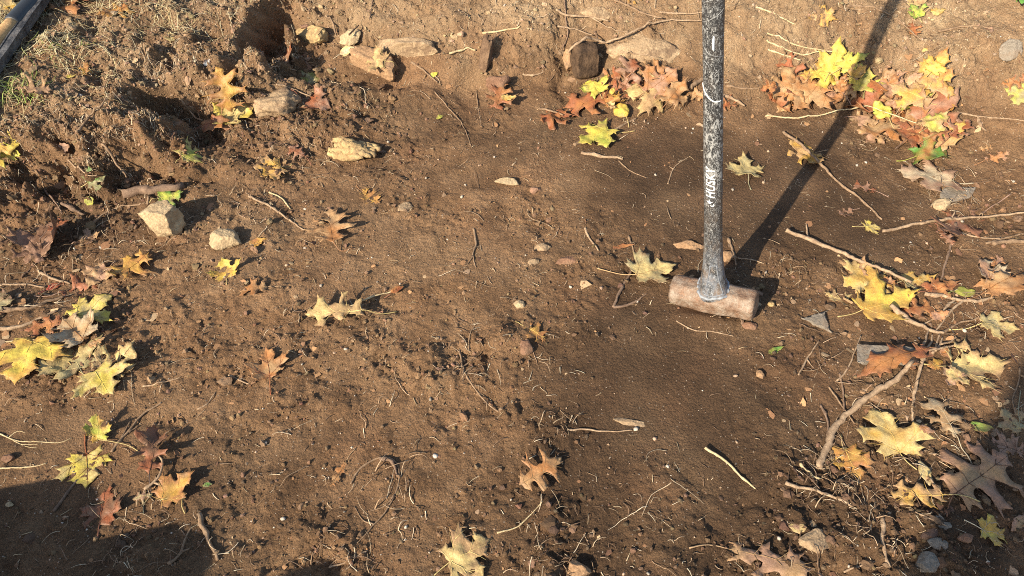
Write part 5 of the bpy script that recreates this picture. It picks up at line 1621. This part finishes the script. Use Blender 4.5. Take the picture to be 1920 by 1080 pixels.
S([(1762, 650), (1780, 642), (1792, 634)], .0028, 'pale', 'short pale splinter right of the short stick bundle')
S([(1470, 908), (1520, 921), (1560, 934), (1596, 953)], .0040, 'pale', 'slim bent stick on the lower right floor', ez=(.008, 0))
S([(1653, 974), (1653, 1010), (1658, 1040), (1668, 1066)], .0045, 'pale', 'upright pale stick at the bottom right')
S([(374, 964), (384, 992), (396, 1022), (412, 1049)], .0052, 'tan', 'short thick tan stick at the bottom left')
S([(1320, 843), (1362, 868), (1388, 897), (1417, 916)], .0030, 'straw', 'bright thin stick on the damp lower floor', ez=(.008, 0))
S([(1064, 806), (1095, 808), (1140, 810), (1184, 808)], .0022, 'pale', 'thin straight root lying across the damp floor', name='root', cat='root')
S([(468, 372), (510, 390), (540, 412), (572, 434)], .0034, 'pale', 'pale straight twig left of the raised oak leaf', ez=(.006, 0))
S([(505, 362), (528, 372), (545, 395)], .003, 'straw', 'short straw piece above the pale straight twig')
S([(660, 584), (700, 563), (752, 544)], .0022, 'straw', 'thin stalk running up right from the long cream oak leaf', twigs=[([(690, 568), (675, 565)], .0012)])
S([(888, 430), (892, 455), (887, 480), (892, 502)], .0030, 'tan', 'short crooked root standing in the middle floor', name='root', cat='root', twigs=[([(888, 480), (875, 500)], .0018)])
S([(862, 660), (872, 700), (898, 740), (920, 765), (942, 776)], .0026, 'tan', 'crooked root trailing down from the central hole', name='root', cat='root', twigs=[([(868, 688), (890, 672), (905, 660)], .0018), ([(870, 695), (868, 720)], .0015)])
S([(658, 908), (676, 878), (712, 859), (742, 868), (748, 900), (738, 935), (712, 975), (668, 1018)], .0022, 'tan', 'looped root on the lower middle floor', name='root', cat='root', twigs=[([(740, 930), (720, 950), (690, 960)], .0014), ([(700, 985), (680, 975), (665, 950)], .0014)])
S([(712, 860), (735, 866), (745, 895)], .0040, 'brown', 'thicker brown root piece at the top of the looped root', name='root', cat='root')
S([(618, 1066), (650, 1050), (690, 1033)], .002, 'pale', 'thin root near the bottom edge left of the large pale leaf', name='root', cat='root')
S([(932, 1000), (968, 990), (990, 972), (1018, 940)], .0018, 'straw', 'thin straw stem below the clean tan oak leaf')
S([(1097, 428), (1104, 448), (1122, 471)], .0032, 'pale', 'short pale root stub left of the hammer', name='root', cat='root')
S([(1178, 445), (1184, 460), (1190, 476)], .003, 'tan', 'short tan twig above the olive maple leaf')
S([(1497, 704), (1512, 675), (1534, 640)], .0026, 'pale', 'pale twig leaning on the floor left of the rust oak leaf', twigs=[([(1512, 675), (1525, 690)], .0015)])
S([(1568, 715), (1590, 690), (1612, 632)], .0022, 'pale', 'thin pale twig beside the rust orange oak leaf')
S([(1252, 346), (1262, 318), (1278, 304), (1292, 294)], .0020, 'pale', 'thin forked root on the damp floor left of the handle', name='root', cat='root', twigs=[([(1262, 318), (1254, 312)], .0012)])
S([(1090, 288), (1128, 294), (1168, 299)], .0052, 'pale', 'short pale root piece below the bright yellow green leaf', name='root', cat='root')
S([(1160, 302), (1180, 320), (1212, 335)], .0022, 'tan', 'thin root below the short pale root piece', name='root', cat='root')
S([(1434, 220), (1500, 226), (1560, 222), (1612, 218), (1660, 234), (1704, 258)], .0026, 'straw', 'long straw stem lying across the leaf heap', ez=(.002, .004))
S([(1588, 13), (1640, 15), (1678, 34), (1702, 62), (1746, 93)], .0032, 'tan', 'curved twig crossing the handle shadow on the bank')
S([(1758, 63), (1800, 52), (1830, 49), (1862, 54)], .0036, 'tan', 'tan stick high on the right bank')
S([(1794, 209), (1850, 221), (1925, 228)], .0030, 'pale', 'thin pale stick on the right bank', twigs=[([(1830, 218), (1835, 240)], .002)])
S([(1832, 220), (1840, 240), (1846, 250)], .004, 'tan', 'short tan stub below the thin pale stick on the right bank')
for i, p in enumerate([[(1438, 62), (1480, 85), (1520, 95), (1545, 96)], [(1436, 80), (1490, 100), (1530, 112), (1562, 122)], [(1440, 95), (1470, 105), (1500, 118)], [(1418, 12), (1450, 25), (1490, 50)]]):
    S(p, .0028, 'straw', ['longest upper straw stem left above the yellow crown leaf', 'middle straw stem pointing to the yellow crown leaf', 'shortest lower straw stem above the heap', 'thin straw stem right of the handle at the top'][i], group='straw stems on the bank')
# roots hanging out of the back bank
S([(1062, 148), (1085, 128), (1115, 104), (1160, 82), (1205, 60), (1250, 45), (1322, 42)], .0042, 'pale', 'long pale root slanting across the bank to the handle', name='root', cat='root', ez=(.03, 0), lift=.008)
S([(1042, 24), (1075, 38), (1105, 44), (1140, 50)], .0040, 'pale', 'pale root running right from the upper bank', name='root', cat='root', lift=.006, twigs=[([(1105, 44), (1140, 55), (1180, 66)], .002)])
S([(1150, 2), (1185, 22), (1215, 34), (1240, 45)], .0036, 'tan', 'tan root coming down from the top edge to the long pale root', name='root', cat='root', lift=.005)
S([(1236, 27), (1270, 29), (1318, 28)], .0034, 'pale', 'short pale root above the long pale root', name='root', cat='root', lift=.004)
S([(1058, -6), (1060, 40), (1064, 70), (1052, 105)], .0030, 'brown', 'brown root hanging down the bank left of the stump', name='root', cat='root', lift=.006)
S([(1045, 58), (1080, 62), (1110, 76)], .0030, 'pale', 'short pale root above the dark stump', name='root', cat='root', lift=.012)
S([(1118, 100), (1117, 80), (1112, 65)], .0024, 'brown', 'thin brown root rising from the dark stump', name='root', cat='root', lift=.010)
S([(1160, 108), (1200, 112), (1232, 126)], .0022, 'pale', 'thin pale root arching behind the leaf drift', name='root', cat='root', lift=.008)
S([(1292, 175), (1305, 158), (1316, 145)], .0075, 'tan', 'short thick tan root piece behind the handle', name='root', cat='root')
S([(1352, 180), (1380, 192), (1395, 203)], .005, 'pale', 'pale root curving out right of the handle', name='root', cat='root')
S([(1362, 162), (1400, 170), (1424, 166)], .0035, 'tan', 'thin root right of the handle above the pale root', name='root', cat='root')
S([(905, 68), (935, 64), (975, 55)], .0034, 'straw', 'straw coloured root at the bark slab top', name='root', cat='root', lift=.005)
S([(843, 104), (870, 98), (892, 98)], .0034, 'straw', 'short straw root left of the bark slab', name='root', cat='root', lift=.004)
S([(770, 118), (795, 135), (820, 158)], .0036, 'tan', 'tan root below the long pale earthy rock', name='root', cat='root')
S([(815, 172), (838, 200), (865, 230), (885, 278)], .0022, 'tan', 'thin root trailing down onto the upper floor', name='root', cat='root')
S([(893, 170), (896, 200), (902, 235)], .002, 'tan', 'thin upright root beside the bark slab foot', name='root', cat='root')
S([(700, -4), (697, 20), (694, 45)], .0026, 'brown', 'thin brown root hanging at the top edge left of centre', name='root', cat='root', lift=.005)
S([(612, 35), (625, 50), (632, 78)], .0036, 'tan', 'tan root between two bank rocks', name='root', cat='root', lift=.01)
S([(660, 95), (668, 75), (674, 58)], .003, 'dark', 'dark thin root over the whitish bank rock', name='root', cat='root', lift=.014)
S([(485, 138), (502, 128), (525, 128), (560, 146)], .0026, 'pale', 'pale twig at the mouth of the dark trench', lift=.004)
S([(518, 160), (550, 174), (585, 186)], .0030, 'pale', 'pale twig lying on the earthy rock', lift=.004)
S([(980, 140), (1000, 150), (1024, 132)], .0034, 'pale', 'short pale root left of the leaf drift', name='root', cat='root')
S([(1010, 205), (1035, 212), (1056, 222)], .0038, 'tan', 'short tan root touching the drift left end', name='root', cat='root')
# left bank and hollow
S([(145, 251), (172, 228), (188, 212), (205, 195)], .0038, 'tan', 'slanting twig on the sod above the lip', ez=(0, .012), lift=.004)
S([(341, 197), (356, 212), (368, 232), (388, 248)], .0030, 'pale', 'pale forked rootlet hanging in the dark cavity', name='root', cat='root', lift=.02, twigs=[([(356, 212), (375, 222), (382, 240)], .0016)])
S([(198, 288), (215, 305), (232, 328), (246, 348)], .0036, 'tan', 'root hanging below the sod lip', name='root', cat='root', lift=.02)
S([(138, 318), (165, 332), (192, 346)], .0026, 'pale', 'thin pale root in the left hollow', name='root', cat='root', lift=.01)
S([(172, 426), (200, 400), (235, 388), (276, 384)], .0032, 'tan', 'thin crooked branch in the left hollow pointing at the blocky stone', twigs=[([(276, 390), (279, 375), (280, 368)], .003)])
S([(88, 362), (105, 382), (122, 408)], .003, 'brown', 'brown root on the left hollow wall', name='root', cat='root', lift=.006)
S([(118, 388), (140, 396), (162, 404)], .005, 'brown', 'short thick brown root in the left hollow', name='root', cat='root')
S([(0, 535), (40, 534), (85, 540)], .0032, 'pale', 'pale root at the left edge below the hollow', name='root', cat='root')
S([(72, 508), (100, 525), (135, 532)], .0036, 'pale', 'pale root leading to the small red leaf', name='root', cat='root')
S([(210, 848), (240, 812), (262, 786), (302, 756)], .0034, 'tan', 'rough tan branch between cupped leaf and dark oak leaf', twigs=[([(240, 812), (262, 800)], .002), ([(225, 830), (245, 790)], .002)])
S([(275, 922), (292, 908), (302, 896), (310, 875), (302, 862)], .0030, 'pale', 'pale crooked root below the dark brown oak leaf', name='root', cat='root', twigs=[([(296, 908), (305, 914)], .002)])
S([(102, 962), (118, 940), (132, 918), (146, 900)], .0034, 'brown', 'dark twig at the edge of the lower left shade')
S([(315, 1058), (340, 1035), (352, 1010), (360, 988)], .003, 'tan', 'thin branched root in the lower left shade', name='root', cat='root', twigs=[([(340, 1035), (358, 1028)], .002)])
S([(-5, 880), (35, 878), (68, 875), (88, 870)], .0018, 'straw', 'straw stem at the lower left edge')
S([(-5, 812), (30, 826), (70, 829), (112, 830), (135, 822)], .0014, 'straw', 'long pale grass stem at the left edge', twigs=[([(25, 818), (48, 836), (72, 840)], .001), ([(22, 816), (35, 808), (48, 812)], .001), ([(25, 818), (42, 832), (75, 834)], .001)])
S([(370, 768), (388, 758), (405, 735)], .002, 'pale', 'short pale rootlet on the left floor', name='root', cat='root')
S([(430, 705), (445, 712), (468, 720)], .0022, 'pale', 'short bright root left of the two lobed tan leaf', name='root', cat='root')
S([(268, 725), (300, 718), (340, 708)], .002, 'pale', 'thin pale twig right of the yellow maple leaf')
S([(1365, 448), (1372, 470), (1380, 500)], .0036, 'tan', 'short tan root standing right of the handle foot', name='root', cat='root')
S([(1382, 486), (1410, 490), (1432, 494)], .0022, 'pale', 'thin pale root right of the hammer', name='root', cat='root')
S([(1268, 602), (1300, 620), (1340, 622), (1375, 632)], .0018, 'pale', 'thin root below the hammer head', name='root', cat='root')
S([(1580, 1075), (1600, 1065), (1640, 1052)], .0018, 'pale', 'thin root at the bottom edge right of the tan leaf', name='root', cat='root')
S([(1500, 870), (1520, 890), (1536, 900)], .0028, 'straw', 'short straw left of the rusty gold maple leaf')
S([(1538, 760), (1550, 790), (1550, 818)], .0028, 'brown', 'dark twig left of the thick curved stick')
S([(1552, 728), (1570, 755), (1600, 798)], .0022, 'tan', 'thin twig crossing behind the thick curved stick', lift=.003)
S([(1574, 700), (1578, 730), (1580, 775)], .0024, 'brown', 'thin brown twig above the thick curved stick')
S([(1910, 690), (1908, 720), (1898, 745), (1900, 775)], .0020, 'tan', 'thin crooked root in the right edge shade', name='root', cat='root')
S([(1716, 960), (1745, 975), (1770, 990)], .0016, 'pale', 'thin root at the shade edge below the curled gold leaf', name='root', cat='root')
S([(1742, 900), (1746, 918), (1758, 930)], .0018, 'pale', 'tiny forked root left of the largest oak leaf', name='root', cat='root')

# ------------------------------------------------------------------ tools lying at the top left corner
M_BLACK = flat_material('black_sleeve', (.030, .032, .034), .5)
M_STEEL = rock_material('scuffed_black_steel', (.035, .035, .037), (.16, .155, .15), .10, .35)
M_WOOD = bark_material('varnished_wood', (.56, .35, .16), (.42, .24, .10), 25)
def tools():
    def raised(px, py, h):
        return at(px, py, hit(px, py)[2] + h)
    a, b = raised(-60, 138, .03), raised(95, -32, .04)
    d = b - a
    root = a.copy(); root[2] -= .02
    t = thing('digging_tool', root, 'long handled tool with wooden shaft in a dark grey sleeve at the top left corner', 'tool')
    q = np.linspace(-.5, .56, 12)
    V, Fs = tube_mesh(a + d * q[:, None], np.full(12, .0195), 16)
    add('wooden_shaft', mesh_np('wooden_shaft', V - root, Fs, M_WOOD), t)
    q = np.array([.51, .515, .53, .7, .95, 1.3, 1.8])
    V, Fs = tube_mesh(a + d * q[:, None], [.0205, .0225, .0228, .0225, .0225, .0225, .022], 20)
    add('sleeve', mesh_np('sleeve', V - root, Fs, M_BLACK), t)
    a2, b2 = raised(-45, 170, .035), raised(98, -35, .045)
    d2 = b2 - a2
    root2 = a2.copy(); root2[2] -= .02
    t2 = thing('steel_bar', root2, 'glossy black steel channel lying against the wooden shafted tool', 'tool')
    # an open channel: three strips
    dn = d2 / np.linalg.norm(d2)
    s = np.cross(dn, [0, 0, 1]); s /= np.linalg.norm(s); u = np.cross(s, dn)
    for nm, w0, w1, h0, h1 in (('channel_web', -.009, .009, .0, .004), ('channel_flange', -.013, -.0092, -.016, .006), ('channel_flange', .0092, .013, -.016, .006)):
        V = []
        for q in np.linspace(-.4, 1.7, 30):
            c = a2 + d2 * q
            wv = .0008 * math.sin(q * 31)
            for (x, y) in ((w0, h0), (w1, h0), (w1, h1 + wv), (w0, h1 + wv)):
                V.append(c + s * x + u * y)
        Fs = [(i * 4 + k, i * 4 + (k + 1) % 4, (i + 1) * 4 + (k + 1) % 4, (i + 1) * 4 + k) for i in range(29) for k in range(4)] + [(3, 2, 1, 0), (116, 117, 118, 119)]
        me = mesh_np(nm, np.array(V) - root2, Fs, M_STEEL, False)
        add(nm, me, t2)
tools()
L('maple', -8, 20, 22, -6, 'Y', 'GO', 'yellow leaf in the very top left corner behind the tool')
L('maple', 14, 46, 30, 0, 'PY', 'T', 'pale tan leaf between the top left corner and the dark sleeve', w=.6)

# ------------------------------------------------------------------ green weed at the top right corner
def weed():
    c = hit(1905, 4)
    t = thing('weed', c, 'small green leafy weed at the top right corner', 'plant')
    M_G, nt, b = new_mat('weed_green')
    tc = nt.nodes.new('ShaderNodeTexCoord').outputs['Object']
    nt.links.new(ramp(nt, noise_tex(nt, 90, 4, .6, tc), [(.3, (.07, .19, .03)), (.7, (.16, .33, .06))]), b.inputs['Base Color'])
    b.inputs['Roughness'].default_value = .5
    r_ = np.random.default_rng(77)
    for k in range(9):
        a = k * 2.4 + .4
        Ln = r_.uniform(.03, .05)
        o = leaf_outline('frag', r_, 1.2)
        pts = [Vector(p) for p in o]
        vv, _, ff, *_ = delaunay_2d_cdt(pts, [], [list(range(len(pts)))], 1, 1e-6)
        P = np.array([v[:] for v in vv])
        D = deform(P, dict(s=k * 2.1, kx=.8, ky=-.9, fold=.15, rim=0, wr=.05)) * Ln
        D[:, 1] += .008
        ca, sa = math.cos(a), math.sin(a)
        e = r_.uniform(.3, .7)
        x, y, z = D[:, 0], D[:, 1] * math.cos(e) - D[:, 2] * math.sin(e), D[:, 1] * math.sin(e) + D[:, 2] * math.cos(e)
        W = np.stack([x * ca - y * sa, x * sa + y * ca, z + .012 + .002 * k], 1)
        add('leaf_blade', mesh_np('leaf_blade', W, [tuple(f) for f in ff], M_G), t)
    V, Fs = tube_mesh(np.array([[0, 0, -.01], [.001, 0, .01], [0, .001, .03]]), [.0018, .0015, .001], 7)
    add('stem', mesh_np('stem', V, Fs, M_G), t)
weed()
